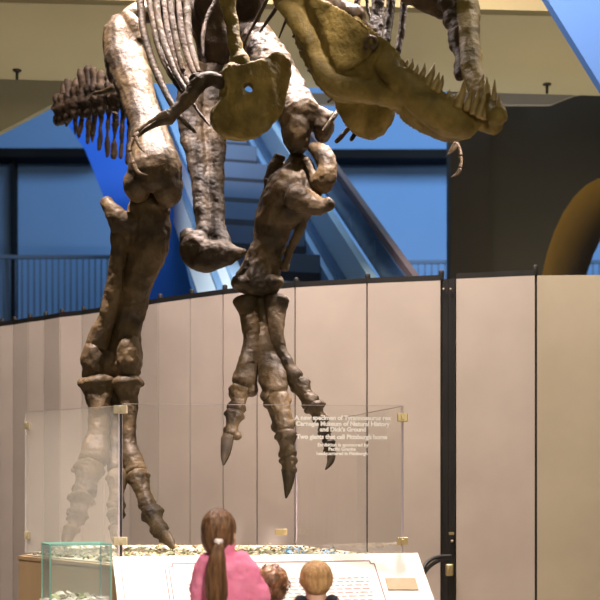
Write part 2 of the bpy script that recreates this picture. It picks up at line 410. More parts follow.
# sprinklers under the soffit
def sprinkler(px, py, label):
    dd = SOF*F/(HOR-py)
    p = P(px, py, dd)
    t = thing('sprinkler_head', label, 'sprinkler', (p.x, p.y, ZS-.10))
    bm = bmesh.new(); w_tube(bm, [(p.x, p.y, ZS-.10, .016), (p.x, p.y, ZS+.002, .016)]); from_bm('stem', bm, M['steel_black'], t, True)
    bm = bmesh.new(); w_tube(bm, [(p.x, p.y, ZS-.014, .045), (p.x, p.y, ZS, .05)], cap=.1); from_bm('escutcheon', bm, M['steel_black'], t, True)
sprinkler(547, 84, 'small dark sprinkler head hanging from the beige soffit at right')
sprinkler(17, 70, 'small dark sprinkler head hanging from the beige soffit at left')

# ---------------------------------------------------------------- folding partition
TOPZ = CAM_H+1.75
def topy(x):
    pts = [(-60, 336), (0, 326.5), (28, 322.5), (60, 317.5), (104, 312), (130, 308), (158, 303.5), (190, 298.5), (223, 294.5), (257, 291), (295, 287.5), (331, 285.5), (367, 283.5), (441, 280.5), (455, 279), (534, 275.5), (700, 274)]
    for (x0, y0), (x1, y1) in zip(pts, pts[1:]):
        if x0 <= x <= x1: return y0+(y1-y0)*(x-x0)/(x1-x0)
def wallpt(x, off=0):
    d = 1.75*F/(HOR-topy(x))+off
    return Vector(((x-300)*d/F, d, 0))
def panel(x0, x1, o0, o1, mat, par, cap=True, th=.05, top=TOPZ):
    a = wallpt(x0, o0); b = wallpt(x1, o1)
    dr = (b-a).normalized(); n = Vector((-dr.y, dr.x, 0)); g = .006
    a2 = a+dr*g; b2 = b-dr*g
    p = [a2+Vector((0, 0, .04)), b2+Vector((0, 0, .04)), b2+n*th+Vector((0, 0, .04)), a2+n*th+Vector((0, 0, .04))]
    o = prism('panel', p, (0, 0, top-.04), mat, par)
    # black hinge strip filling the joint, cap rail on top, foot rail
    prism('hinge_strip', [b-dr*.012+n*.012, b+dr*.012+n*.012, b+dr*.012+n*.04, b-dr*.012+n*.04], (0, 0, top), M['black'], par)
    if cap:
        q = [v+Vector((0, 0, top-.04)) for v in p]
        prism('cap_rail', q, (0, 0, .045), M['black'], par)
    bm = bmesh.new(); c = b+n*.025
    w_tube(bm, [(c.x, c.y, top, .022), (c.x, c.y, top+.075, .022)]); from_bm('post_cap', bm, M['black'], par, True)
PA = thing('folding_partition', 'long curved beige fabric partition with many narrow panels behind the skeleton', 'partition', wallpt(250))
xs = [-45, -18, 0, 13, 28, 44, 60, 82, 104, 130, 158, 190, 223, 257, 295, 367, 441]
for i, (x0, x1) in enumerate(zip(xs, xs[1:])):
    z = lambda j: (.014 if j % 2 else -.014) if j < 12 else 0
    panel(x0, x1, z(i), z(i+1), M['fabric'], PA)
PB = thing('folding_partition', 'straight beige partition at far right, right of the wide black vertical strip', 'partition', wallpt(500))
a = wallpt(441.5, .01); b = wallpt(455, .01)
bmw = bmesh.new(); 
dr = (b-a).normalized(); n = Vector((-dr.y, dr.x, 0))
prism('edge_post', [a+dr*.012, a+(b-a)*.49, a+(b-a)*.49+n*.06, a+dr*.012+n*.06], (0, 0, TOPZ+.01), M['black'], PB)
prism('edge_post', [a+(b-a)*.51, b, b+n*.06, a+(b-a)*.51+n*.06], (0, 0, TOPZ+.01), M['black'], PB)
panel(455.5, 535.5, 0, 0, M['fabric'], PB, th=.05)
panel(536.5, 640, 0, 0, M['fabric_yellow'], PB, cap=False)
panel(640, 700, 0, 0, M['fabric_yellow'], PB, cap=False)
def on_strip(px, py): 
    v = wallpt(px, -.012); return P(px, py, v.y)
for px, py, r in ((450.5, 289, .008), (443.5, 289, .008), (452, 541, .011)):
    bm = bmesh.new(); ell(bm, on_strip(px, py), (r, .012, r)); from_bm('screw', bm, M['cream_clip'], PB, True)
c = on_strip(451.5, 533.5); box('catch_plate', c, (.04, .02, .022), M['brass'], PB, bevel=.004)
c = on_strip(449.5, 570); bm = bmesh.new(); box_bm(bm, c, (.06, .03, .095), 0, .012); box_bm(bm, c+Vector((.006, -.02, .0)), (.018, .03, .07), 0, .006)
from_bm('latch', bm, M['brass'], PB, True)
# two black cables from the strip
for k, (dy, lab) in enumerate(((0, 'upper black cable looping from the black partition strip behind the sign'), (7, 'lower black cable looping from the black partition strip behind the sign'))):
    bm = bmesh.new(); dd = wallpt(448).y-.06
    pts = [(451, 556+dy*.15, dd, 1.6), (442, 556.5+dy*.4, dd-.02, 1.9), (432, 559+dy*.8, dd-.08, 2.0), (424, 567+dy, dd-.15, 2.0), (419, 585+dy, dd-.2, 2.0), (417, 640, dd-.22, 2.0), (417, 651, dd-.22, 2.0)]
    px_tube(bm, pts, 1, 10)
    tag(from_bm('cable', bm, M['black'], None, True), lab, 'cable')
# ---------------------------------------------------------------- exhibit plinth, glass, sign, donation box
BED = .855
def G(px, d): return Vector(((px-300)*d/F, d, 0))
A_ = Vector((-.99, 6.34, 0)); B_ = Vector((.668, 6.81, 0))
foot = [A_, B_, Vector((.64, 6.98, 0)), Vector((.02, 9.02, 0)), Vector((-1.75, 9.05, 0)), Vector((-1.74, 7.42, 0))]
PL = thing('display_plinth', 'tan wooden display plinth under the glass-fronted skeleton exhibit', 'plinth', (-.6, 7.6, 0))
prism('plinth_body', foot, (0, 0, BED-.02), M['plinth'], PL)
prism('plinth_top', [v+(v-Vector((-.6, 7.7, 0))).normalized()*.008+Vector((0, 0, BED-.02)) for v in foot], (0, 0, .02), M['plinth'], PL)
cen = Vector((-.6, 7.7, 0))
gb = [cen+(v-cen)*.965+Vector((0, 0, BED)) for v in foot]
bm = bmesh.new(); prism_bm(bm, gb, (0, 0, .006)); from_bm('gravel_bed', bm, M['bed'], PL)
# paper scraps thrown onto the bed: uncountable
def scrap(bm, c, s, mi, flat=.5):
    """a small curled sheet with thickness"""
    R = Euler((random.uniform(-flat, flat), random.uniform(-flat, flat), random.uniform(0, 6.28))).to_matrix()
    n = 4; w2 = s*random.uniform(.35, .6); cu = random.uniform(-1.3, 1.3)
    top = []; bot = []
    for i in range(n+1):
        u = (i/n-.5)
        z = cu*s*(u*u-.1)+random.uniform(-.06, .06)*s
        for side in (-1, 1):
            p = R @ Vector((u*s, side*w2*.5, z)); top.append(p); bot.append(p-R @ Vector((0, 0, .002)))
    lo = min(p.z for p in bot)
    off = Vector(c)-Vector((0, 0, lo))
    tv = [bm.verts.new(p+off) for p in top]; bv = [bm.verts.new(p+off) for p in bot]
    fs = []
    for i in range(n):
        a, b, c2, d2 = 2*i, 2*i+1, 2*i+3, 2*i+2
        fs.append(bm.faces.new((tv[a], tv[b], tv[c2], tv[d2]))); fs.append(bm.faces.new((bv[d2], bv[c2], bv[b], bv[a])))
        fs.append(bm.faces.new((tv[a], tv[d2], bv[d2], bv[a]))); fs.append(bm.faces.new((tv[c2], tv[b], bv[b], bv[c2])))
    fs.append(bm.faces.new((tv[0], bv[0], bv[1], tv[1]))); fs.append(bm.faces.new((tv[-1], bv[-1], bv[-2], tv[-2])))
    for f in fs: f.material_index = mi
def inside(p, poly):
    r = False; n = len(poly)
    for i in range(n):
        a, b = poly[i], poly[(i+1) % n]
        if (a.y > p[1]) != (b.y > p[1]) and p[0] < (b.x-a.x)*(p[1]-a.y)/(b.y-a.y)+a.x: r = not r
    return r
bm = bmesh.new()
cnt = 0
inner = [cen+(v-cen)*.93 for v in foot]
while cnt < 2200:
    x, y = random.uniform(-1.75, .66), random.uniform(6.4, 8.7)
    if random.random() < (y-6.6)*.42: continue
    if not inside((x, y), inner): continue
    if min(abs((x-q.x)*e.y-(y-q.y)*e.x) for q, e in ((G(122.5, 6.78), (G(403.5, 6.92)-G(122.5, 6.78)).normalized()), (G(25, 7.2), (G(118, 6.74)-G(25, 7.2)).normalized()), (G(403, 6.96), (Vector((-.02, 8.86, 0))-G(403, 6.96)).normalized()))) < .045: continue
    px = 300+x*F/y
    mi = random.choices((0, 1, 2), (.42, .36, .22))[0]
    if 285 < px < 305 and y > 7 and random.random() < .5: mi = 3
    if 322 < px < 348 and y > 6.9 and random.random() < .5: mi = 3
    if px > 310 and mi in (0, 2) and random.random() < .6: mi = 1
    scrap(bm, (x, y, BED+.006), random.uniform(.02, .048), mi, .4); cnt += 1
o = from_bm('paper_scraps', bm, [M['scrap_green'], M['scrap_white'], M['scrap_ochre'], M['scrap_blue']])
tag(o, 'scatter of green, white and ochre paper scraps covering the exhibit bed', 'paper'); o['kind'] = 'stuff'

# glass panes
def pane(name, a, b, z0, z1, mat, th, label, edge=True):
    dr = (b-a).normalized(); n = Vector((-dr.y, dr.x, 0))
    t = thing(name, label, 'glass pane', a+Vector((0, 0, z0)))
    p = [a+Vector((0, 0, z0)), b+Vector((0, 0, z0)), b+n*th+Vector((0, 0, z0)), a+n*th+Vector((0, 0, z0))]
    prism('sheet', p, (0, 0, z1-z0), mat, t)
    e = .002
    for q, s in ((a, 1), (b, -1)):
        pp = [q-dr*s*e+Vector((0, 0, z0)), q+dr*s*e*-.1+Vector((0, 0, z0)), q+dr*s*e*-.1+n*th+Vector((0, 0, z0)), q-dr*s*e+n*th+Vector((0, 0, z0))]
        prism('polished_edge', pp, (0, 0, z1-z0), M['clear_edge'], t)
    up = Vector((0, 0, z1+.0003)); prism('polished_edge', [a+up, b+up, b+n*th+up, a+n*th+up], (0, 0, .002), M['clear_edge'], t)
    return t, dr, n
ga, gbk = G(122.5, 6.78), G(403.5, 6.92)
GT = CAM_H+96*6.78/F
GF, gdr, gn = pane('front_glass_pane', ga, gbk, BED+.03, GT, M['glass'], .012, 'wide clear glass pane with white lettering in front of the skeleton feet')
la, lb = G(25, 7.2), G(118, 6.74)
GL, ldr, ln = pane('side_glass_pane', la, lb, BED+.03, CAM_H+94*6.74/F, M['glass_reflect_haze'], .012, 'hazy whitish glass pane angled back at the left of the exhibit')
ra, rb = G(403, 6.96), Vector((-.02, 8.86, 0))
GR, rdr, rn = pane('side_glass_pane', ra, rb, BED+.03, GT, M['glass'], .012, 'clear glass pane running back behind the lettered front pane, mirroring the claws')
# black corner post and clips
cp = G(120.2, 6.77)
box('corner_post_tmp', (0, 0, 0), (1, 1, 1), M['black']) if False else None
tag(box('corner_post', (cp.x, cp.y+.012, (BED+.006+GT)/2), (.019, .02, GT-BED-.006), M['black']), 'thin black corner post between hazy and clear glass panes', 'post')
def clip(px, py, d, w2, label, mat='cream_clip', rz=0, h2=.045):
    p = P(px, py, d)
    bm = bmesh.new(); box_bm(bm, p, (w2, .034, h2), rz, .004); box_bm(bm, p+Vector((0, -.02, 0)), (w2*.3, .012, h2*.5), rz, .002)
    tag(from_bm('glass_clip', bm, M[mat]), label, 'clip')
clip(120.5, 409.5, 6.758, .075, 'upper cream clip joining two glass panes at the black post')
clip(120.5, 541, 6.758, .075, 'lower cream clip joining two glass panes at the black post')
clip(402.5, 417.5, 6.94, .06, 'upper brass clip at the right end of the clear front glass', 'brass', 0, .05)
clip(402.5, 541, 6.94, .06, 'lower brass clip at the right end of the clear front glass', 'brass', 0, .045)
clip(27, 426, 7.17, .03, 'upper cream clip on the outer left edge of the hazy pane')
clip(27, 535, 7.17, .03, 'lower cream clip on the outer left edge of the hazy pane')
clip(281, 532, 8.9, .09, 'small brass clip at the far end of the mirroring pane', 'brass', 0, .045)
# lettering etched on the front pane (children of the pane)
def text_mesh(body, size, loc, mat, par, ang=0, offset=0, align='CENTER', name='lettering', tilt=math.pi/2, ext=.0006):
    cu = bpy.data.curves.new('t', 'FONT'); cu.body = body; cu.size = size; cu.align_x = align; cu.align_y = 'CENTER'
    cu.offset = offset; cu.extrude = ext; cu.resolution_u = 3
    o = bpy.data.objects.new('t', cu); C.objects.link(o)
    dg = bpy.context.evaluated_depsgraph_get(); me = bpy.data.meshes.new_from_object(o.evaluated_get(dg))
    bpy.data.objects.remove(o); me.materials.clear()
    me.transform(Matrix.Translation(loc) @ Matrix.Rotation(ang, 4, 'Z') @ Matrix.Rotation(tilt, 4, 'X'))
    me.name = name
    return link(name, me, par, [mat], False)
gang = math.atan2(gdr.y, gdr.x)
def on_front(px, py):
    # point on the pane's front face
    k = (px-300)/F
    s = (k*ga.y-ga.x)/(gdr.x-k*gdr.y)
    q = ga+gdr*s-gn*.002
    return P(px, py, q.y)
for body, px, py, wpx, off in (('A new specimen of Tyrannosaurus rex', 343, 418, 97, .0016), ('Carnegie Museum of Natural History', 343, 424, 94, .0016),
        ('and Dick\u2019s Ground', 343, 429.6, 46, .0016), ('Two giants that call Pittsburgh home', 342, 437, 91, .0016),
        ('Exhibition is sponsored by', 343, 445, 51, .0009), ('Pacific Granite', 342, 449.2, 27, .0009), ('headquartered in Pittsburgh', 342, 453.6, 51, .0009)):
    o = text_mesh(body, .04, Vector((0, 0, 0)), M['etched'], None)
    wd = max(v.co.x for v in o.data.vertices)-min(v.co.x for v in o.data.vertices)
    bpy.data.objects.remove(o)
    s = .04*(wpx*6.88/F)/wd
    text_mesh(body, s, on_front(px, py), M['etched'], GF, gang, off)

# reading rail with printed panel
RT = thing('reading_rail', 'slanted white sign panel with ruled borders in front of the glass', 'sign', (A_+B_)/2)
rd = (B_-A_).normalized(); fwd = Vector((rd.y, -rd.x, 0)); RZ = .90
sl = (fwd+Vector((0, 0, -1))).normalized()             # down the slope
nrm = rd.cross(sl).normalized()
if nrm.z < 0: nrm = -nrm
o0 = A_+Vector((0, 0, RZ)); LEN = (B_-A_).length; DEP = .62
q = [o0, o0+rd*LEN, o0+rd*LEN+sl*DEP, o0+sl*DEP]
bmx = bmesh.new(); prism_bm(bmx, q, nrm*-.025); from_bm('panel', bmx, M['white_panel'], RT)
# support legs under the panel
for s in (.18, LEN-.18):
    p = A_+rd*s+fwd*.2
    box('support', (p.x, p.y, .33), (.08, .05, .66), M['steel_black'], RT, math.atan2(rd.y, rd.x))
ros = lambda u, v, h=.0008: o0+rd*u+sl*v+nrm*h
def strip(bm, u0, v0, u1, v1, wd=.0065):
    a = ros(u0, v0); b = ros(u1, v1); d_ = (b-a).normalized(); s_ = d_.cross(nrm)*wd/2
    prism_bm(bm, [a-s_, b-s_, b+s_, a+s_], nrm*.0008)
def border(u0, v0, u1, v1, notch, gap=0):
    bm = bmesh.new(); c = notch
    pts = [(u0, v1), (u0, v0+c), (u0+c, v0+c), (u0+c, v0), (u1-c, v0), (u1-c, v0+c), (u1, v0+c), (u1, v1)]
    if gap: pts = [(u0, v1), (u0, v0+c), (u1, v0+c), (u1, v1)]; pts = pts
    for p, r in zip(pts, pts[1:]): strip(bm, *p, *r)
    return bm
def uv(px, py):
    """panel coordinates of a pixel"""
    o = Vector((0, 0, CAM_H)); dv = P(px, py, 1)-o
    t = (o0-o).dot(nrm)/dv.dot(nrm); p = o+dv*t-o0
    return p.dot(rd), p.dot(sl)
u0, v0 = uv(168, 563); u1, v1 = uv(373, 560)
from_bm('border_line', border(u0, .055, u1, .56, .022), M['ink'], RT)
ua, _ = uv(121, 567); ub, _ = uv(165, 568)
bm = bmesh.new(); strip(bm, ua, .09, ua, .56, .005); strip(bm, ub, .08, ub, .56, .006); strip(bm, ua+.02, .06, ub-.04, .06, .003); from_bm('border_line', bm, M['ink'], RT)
# faint print: rows of word-length marks too small to read
bm = bmesh.new()
for r in range(16):
    v = .10+r*.026
    u = u0+.12+random.uniform(0, .05) if r < 3 else u0+.07
    end = u0+.42 if r < 3 else u1-.06
    while u < end:
        l = random.uniform(.015, .05)
        strip(bm, u, v, min(u+l, end), v, .007); u += l+.012
from_bm('printed_text', bm, M['faint_ink'], RT)
pq = [uv(385, 578.5), uv(415, 578.5), uv(418.5, 590), uv(388, 590)]
prism('plaque', [ros(u, v, .001) for u, v in pq], nrm*.004, M['plaque'], RT)

# donation box
K = Vector((-1.208, 5.8, 0)); yaw = math.radians(20)
bx = Vector((math.cos(yaw), math.sin(yaw), 0)); by = Vector((-bx.y, bx.x, 0))
BW = .297; BD = .28; Z0 = .70; Z1 = .982
mid = K+bx*BW/2+by*BD/2
DP = thing('box_stand', 'tan wooden stand under the small green-edged glass box', 'stand', mid)
box('stand_column', (mid.x, mid.y, .33), (.24, .22, .66), M['plinth'], DP, yaw); box('stand_top', (mid.x, mid.y, .68), (BW+.03, BD+.03, .04), M['plinth'], DP, yaw, .004)
DB = thing('glass_box', 'small green-edged glass box holding crumpled notes, left of the sign', 'box', mid+Vector((0, 0, Z0)))
th = .006
for a, b, n_ in ((K, K+bx*BW, by), (K+by*BD-by*th, K+bx*BW+by*BD-by*th, by), (K+by*(th+.001), K+by*(BD-th-.001), bx), (K+bx*(BW-th)+by*(th+.001), K+bx*(BW-th)+by*(BD-th-.001), bx)):
    z = Vector((0, 0, Z0+.002)); prism('glass_side', [a+z, b+z, b+n_*th+z, a+n_*th+z], (0, 0, Z1-Z0-.012), M['glass_green'], DB)
z = Vector((0, 0, Z1-.0095)); prism('glass_lid', [K+z, K+bx*BW+z, K+bx*BW+by*BD+z, K+by*BD+z], (0, 0, .007), M['glass_green'], DB)
z = Vector((0, 0, Z0)); prism('base_sheet', [K+z+bx*.007+by*.007, K+bx*(BW-.007)+z+by*.007, K+bx*(BW-.007)+by*(BD-.007)+z, K+by*(BD-.007)+z+bx*.007], (0, 0, .006), M['white_panel'], DB)
e = .0065
for q in (K, K+bx*BW, K+by*BD, K+bx*BW+by*BD):
    c = q; prism('green_edge', [c-bx*e*.5-by*e*.5+Vector((0, 0, Z0)), c+bx*e*.5-by*e*.5+Vector((0, 0, Z0)), c+bx*e*.5+by*e*.5+Vector((0, 0, Z0)), c-bx*e*.5+by*e*.5+Vector((0, 0, Z0))], (0, 0, Z1-Z0), M['glass_edge'], DB)
for a, b in ((K, K+bx*BW), (K+by*BD, K+bx*BW+by*BD), (K, K+by*BD), (K+bx*BW, K+bx*BW+by*BD)):
    d_ = (b-a).normalized(); s_ = Vector((-d_.y, d_.x, 0))*e*.5; zt = Vector((0, 0, Z1-.004))
    prism('green_edge', [a-s_+zt, b-s_+zt, b+s_+zt, a+s_+zt], (0, 0, .008), M['glass_edge'], DB)
for i in range(16):
    u = .05+(i % 6)*.039+random.uniform(-.01, .01); v = .06+(i//6)*.075+random.uniform(-.015, .015)
    c = K+bx*u+by*v+Vector((0, 0, Z0+.008))
    bm = bmesh.new(); scrap(bm, c, random.uniform(.05, .065), 0, .5)
    tag(from_bm('crumpled_note', bm, M['scrap_green'] if i % 3 == 0 else M['scrap_white']),
        'crumpled pale note lying on the bottom of the green-edged glass box', 'paper', 'crumpled notes in the glass box')
# ---------------------------------------------------------------- dinosaur skeleton
SK = thing('dinosaur_skeleton', 'huge brown mounted tyrannosaur skeleton striding towards the viewer, mouth open', 'skeleton', (-1.0, 7.6, BED+.006))
def bone(name, tubes=(), ells=(), plates=(), mat='bone', vox=.012, smooth=2, amp=.005, ns=9, par=None, k=.9, amp2=.0018, cut=None, seg=14):
    bm = bmesh.new()
    for t in tubes: px_tube(bm, t, k, seg)
    for e in ells: px_ell(bm, *e)
    for p in plates: px_plate(bm, *p)
    if amp <= .0012: return from_bm(name, bm, M[mat], par or SK, True)
    return solid(name, bm, M[mat], par or SK, vox*.75, smooth, amp*2.5, ns, amp2, cut, True)
def phalanx(x0, y0, d0, w0, x1, y1, d1, w1, waist=.74):
    """toe bone with flared ends and side knobs"""
    L = math.hypot(x1-x0, y1-y0); nx, ny = -(y1-y0)/L, (x1-x0)/L
    at = lambda t: (x0+(x1-x0)*t, y0+(y1-y0)*t, d0+(d1-d0)*t)
    wm = (w0+w1)/2*waist
    ells = []
    for s in (-1, 1):
        x, y, d = at(.12); ells.append((x+nx*s*w0*.72, y+ny*s*w0*.72, d, w0*.38, w0*.32, 1))
        x, y, d = at(.86); ells.append((x+nx*s*w1*.62, y+ny*s*w1*.62, d, w1*.42, w1*.44, 1))
    bone('phalanx', [[(*at(.02), w0*.98), (*at(.16), w0*.95), (*at(.5), wm), (*at(.82), w1*.9), (*at(.98), w1*.9)]], ells, amp=.0032, ns=16, vox=.009, smooth=2)
# ---- standing leg (left in the picture)
bone('femur', [
    [(121, 22, 8.30, 13), (122, 34, 8.28, 18), (125, 55, 8.22, 20.5), (132, 78, 8.12, 19.5), (141, 105, 8.0, 17.5), (148, 128, 7.9, 18.5), (152, 150, 7.8, 23), (154, 166, 7.74, 27), (155, 178, 7.76, 27)],
    [(128, 16, 8.34, 9), (150, 10, 8.45, 12), (190, 4, 8.62, 13)],
    [(110, 28, 8.26, 7), (107, 45, 8.3, 5), (109, 62, 8.3, 5), (114, 80, 8.24, 5)],
    [(125, 14, 8.25, 6), (133, 22, 8.2, 7), (138, 40, 8.18, 6)],
  ], [(137, 186, 7.80, 13.5, 17, 1.5), (168, 187, 7.80, 15, 20, 1.5), (153, 172, 7.72, 26, 8, 1.1)], amp=.004, ns=7)
bone('tibia', [
    [(146, 196, 7.95, 15), (146, 212, 7.96, 20), (147, 232, 7.98, 22, .9), (145, 255, 8.0, 21), (137, 280, 8.04, 18), (130, 305, 8.1, 16.5), (125, 330, 8.14, 16), (124, 352, 8.16, 18), (125, 366, 8.16, 19)],
    [(106, 200, 7.90, 5.5), (111, 210, 7.86, 8.5), (121, 219, 7.86, 10), (136, 224, 7.9, 8)],
    [(112, 208, 7.9, 6), (116, 224, 7.9, 8), (126, 240, 7.94, 9), (134, 262, 7.98, 8)],
    [(161, 205, 7.98, 9), (162, 230, 7.98, 9), (160, 252, 8.0, 8), (152, 272, 8.05, 5)],
  ], [(150, 204, 7.92, 15, 10, 1)], mat='bone', amp=.006)
bone('fibula', [
    [(120, 226, 7.93, 10), (119, 245, 7.92, 8.5), (117, 268, 7.95, 8.5), (112, 295, 8.0, 9), (106, 322, 8.05, 9.5), (97, 345, 8.1, 12), (93, 364, 8.12, 12)]], mat='bone', amp=.005)
bone('astragalus', [[(85, 372, 8.1, 6), (98, 374, 8.1, 7), (112, 371, 8.14, 7), (128, 373, 8.1, 8), (138, 370, 8.1, 6)]], [(95, 359, 8.11, 14, 21, .9), (129, 357, 8.11, 14.5, 23, 1.0), (112, 360, 8.16, 18, 14, .9)], amp=.006)
bone('metatarsal', [[(97, 382, 8.10, 18, .9), (98, 392, 8.10, 14.5), (99, 410, 8.08, 12), (98, 432, 8.04, 11), (95, 450, 7.98, 14), (93, 460, 7.95, 15)]], [(82, 383, 8.08, 4.5, 4, 1), (79, 470, 7.94, 8, 3.5, 1)])
bone('metatarsal', [[(115, 381, 8.18, 12), (116, 400, 8.18, 9), (117, 430, 8.14, 8.5), (118, 460, 8.06, 10), (118, 470, 8.02, 11)]])
bone('metatarsal', [[(127, 382, 8.10, 16), (128, 394, 8.10, 11), (128.5, 415, 8.08, 8.5), (129, 440, 8.05, 8.5), (132, 460, 8.0, 10.5), (135, 471, 7.97, 11.5)]], [(140, 384, 8.08, 5, 4, 1)])
phalanx(137, 474, 7.95, 11.5, 149, 509, 7.83, 9.5)
phalanx(151, 512, 7.80, 11.5, 160, 531, 7.70, 9.5)
phalanx(160, 531, 7.68, 9, 166, 539, 7.60, 7)
bone('claw', [[(165, 536, 7.6, 7), (170, 542, 7.54, 5.5), (173, 548, 7.50, 2)]], mat='bone', vox=.007, amp=.002)
phalanx(90, 466, 7.94, 15, 84, 495, 7.82, 12.5, .85)
phalanx(82, 498, 7.78, 13.5, 77, 517, 7.70, 11)
phalanx(76, 519, 7.67, 9.5, 72, 530, 7.6, 8)
bone('claw', [[(71, 529, 7.57, 8), (67, 539, 7.52, 6), (64, 547.5, 7.47, 2)]], mat='bone', vox=.007, amp=.002)
phalanx(118, 474, 7.98, 11, 116, 510, 7.8, 9.5)
phalanx(116, 513, 7.76, 9.5, 116, 530, 7.66, 7.5)
bone('claw', [[(116, 530, 7.62, 7), (117, 540, 7.55, 5.5), (119, 548, 7.5, 2)]], mat='bone', vox=.007, amp=.002)
# ---- pelvis and pubis
bone('pelvis', plates=[([(150, -60), (165, -20), (190, 2), (197, 30), (198, 55), (203, 74), (214, 84), (228, 80), (240, 62), (252, 40), (262, 10), (270, -60)], lambda x, y: 8.62, .22)],
     tubes=[[(180, 5, 8.6, 14), (205, 20, 8.55, 14), (235, 30, 8.55, 14), (256, 38, 8.5, 12)], [(212, -10, 8.4, 16), (215, 30, 8.45, 13), (218, 60, 8.5, 12)]], mat='bone_shaded', vox=.018, amp=.02, ns=4)
bone('pubis', [
    [(196, 70, 8.5, 15), (192, 100, 8.45, 16), (193, 130, 8.4, 14), (197, 160, 8.3, 11), (200, 190, 8.2, 8.5), (202, 215, 8.12, 7.5), (203, 240, 8.05, 7), (203, 250, 8.02, 8)],
    [(212, 72, 8.55, 16), (211, 105, 8.48, 16), (212, 135, 8.42, 14), (214, 165, 8.32, 11.5), (215, 195, 8.22, 9.5), (217, 220, 8.14, 9), (220, 240, 8.06, 10), (224, 252, 8.0, 10)],
    [(189, 236, 8.1, 10.5), (188, 250, 8.08, 9.5), (196, 259, 8.02, 11), (208, 261, 8.0, 11), (222, 258, 7.97, 10), (233, 254, 7.95, 8), (242, 252, 7.93, 4.5), (246, 251.5, 7.92, 2)],
    [(221, 240, 8.04, 4), (228, 247, 7.98, 5), (240, 252, 7.94, 4)],
  ], [(196, 248, 8.04, 16, 17, 1), (188, 243, 8.08, 9, 15, 1), (212, 253, 8.0, 18, 13, 1)], mat='bone_half_shaded', amp=.005, ns=9, vox=.011)
# ---- raised leg (right in the picture)
bone('femur', [
    [(252, 42, 8.45, 15), (262, 50, 8.4, 20), (272, 68, 8.22, 21), (284, 88, 8.0, 20), (294, 106, 7.82, 21), (301, 118, 7.7, 22)],
    [(284, 78, 8.0, 4), (288, 92, 7.92, 8), (303, 106, 7.74, 6), (320, 112, 7.68, 6), (331, 116, 7.66, 5)],
  ], [(258, 40, 8.45, 17, 16, 1), (297, 132, 7.74, 14.5, 23, 1.2), (323, 126, 7.76, 10.5, 17, 1.3)], amp=.007)
bone('tibia', [
    [(300, 160, 7.80, 12), (298, 172, 7.82, 20), (294, 188, 7.84, 27), (284, 205, 7.88, 25), (275, 222, 7.93, 20), (269, 242, 7.98, 17.5), (264, 260, 8.02, 17.5), (259, 275, 8.05, 22), (257, 285, 8.06, 25)],
    [(280, 156, 7.85, 6), (274, 172, 7.88, 8), (270, 195, 7.9, 9), (262, 222, 7.94, 8)],
    [(293, 196, 7.70, 14), (310, 204, 7.68, 12), (324, 204, 7.66, 8), (329, 201, 7.66, 6)],
    [(305, 168, 7.76, 5), (315, 184, 7.72, 7), (312, 200, 7.7, 9)],
  ], amp=.008, ns=9)
bone('fibula', [
    [(312, 147, 7.72, 6), (322, 152, 7.68, 9.5), (327, 164, 7.66, 10), (326, 177, 7.66, 11.5), (316, 184, 7.7, 9)],
    [(306, 160, 7.72, 4.5), (312, 172, 7.7, 4.5), (317, 186, 7.69, 6)],
    [(322, 183, 7.72, 7), (306, 214, 7.88, 5), (298, 232, 7.94, 4.5), (290, 252, 7.99, 4), (284, 268, 8.02, 5)],
  ], [(324, 186, 7.68, 9, 8, 1)], amp=.005, vox=.010)
bone('astragalus', [[(241, 284, 8.0, 9.5), (256, 287, 7.98, 9), (275, 284, 8.0, 9.5)]], [(243, 284, 8.0, 12.5, 8.5, 1.5), (273, 283, 8.0, 11.5, 8.5, 1.5)])
bone('metatarsal', [[(246, 300, 8.02, 12.5), (248, 312, 8.02, 11), (252, 332, 8.0, 10), (252, 352, 7.98, 11), (247, 370, 7.95, 12.5), (243, 382, 7.93, 12.5)]], [(251, 390, 7.94, 7.5, 8, 1), (233, 393, 7.98, 5, 8, 1)])
bone('metatarsal', [[(261, 301, 8.07, 11), (263, 318, 8.06, 10), (265, 340, 8.0, 10.5), (269, 360, 7.95, 13), (273, 378, 7.9, 14.5), (276, 390, 7.87, 14)]], [(268, 396, 7.87, 8, 8, 1), (282, 396, 7.87, 8, 8, 1)])
bone('metatarsal', [[(276, 301, 8.02, 13.5), (276, 312, 8.0, 10.5), (276, 330, 7.97, 8.5), (280, 350, 7.95, 8), (287, 368, 7.94, 9.5), (294, 378, 7.93, 10.5)]], [(296, 384, 7.93, 9, 8, 1)])
phalanx(241, 388, 7.94, 11, 236, 411, 7.89, 9.5)
phalanx(235, 413, 7.88, 10, 230, 434, 7.84, 8)
phalanx(277, 398, 7.85, 13.5, 284, 430, 7.81, 12, .85)
phalanx(285, 433, 7.8, 11, 288, 458, 7.77, 9)
phalanx(288, 459, 7.77, 9, 289, 472, 7.74, 7.5, .85)
phalanx(299, 383, 7.93, 10.5, 312, 405, 7.88, 10)
phalanx(314, 406, 7.88, 10.5, 320, 419, 7.86, 7.5)
phalanx(321, 419, 7.85, 8.2, 324, 430, 7.84, 6.5)
phalanx(324.5, 431, 7.83, 7.2, 327.5, 441, 7.82, 6.2)
phalanx(328, 442, 7.81, 6.8, 330, 451, 7.8, 6)
bone('phalanx', [], [(229, 436, 7.84, 7, 4, 1), (237, 435, 7.84, 5.5, 5, 1)], amp=.003, ns=14, vox=.010)
bone('claw', [[(227.5, 438, 7.82, 6.5, .8), (226, 450, 7.79, 5.5, .8), (224.5, 459, 7.77, 3.6, .8), (223.5, 465, 7.75, 1.0)]], mat='claw', amp=.001)
bone('claw', [[(288.5, 472, 7.74, 7, .8), (288.5, 481, 7.72, 5.6, .8), (287.5, 490, 7.7, 3.6, .8), (286, 498, 7.68, 1.0)]], mat='claw', amp=.001)
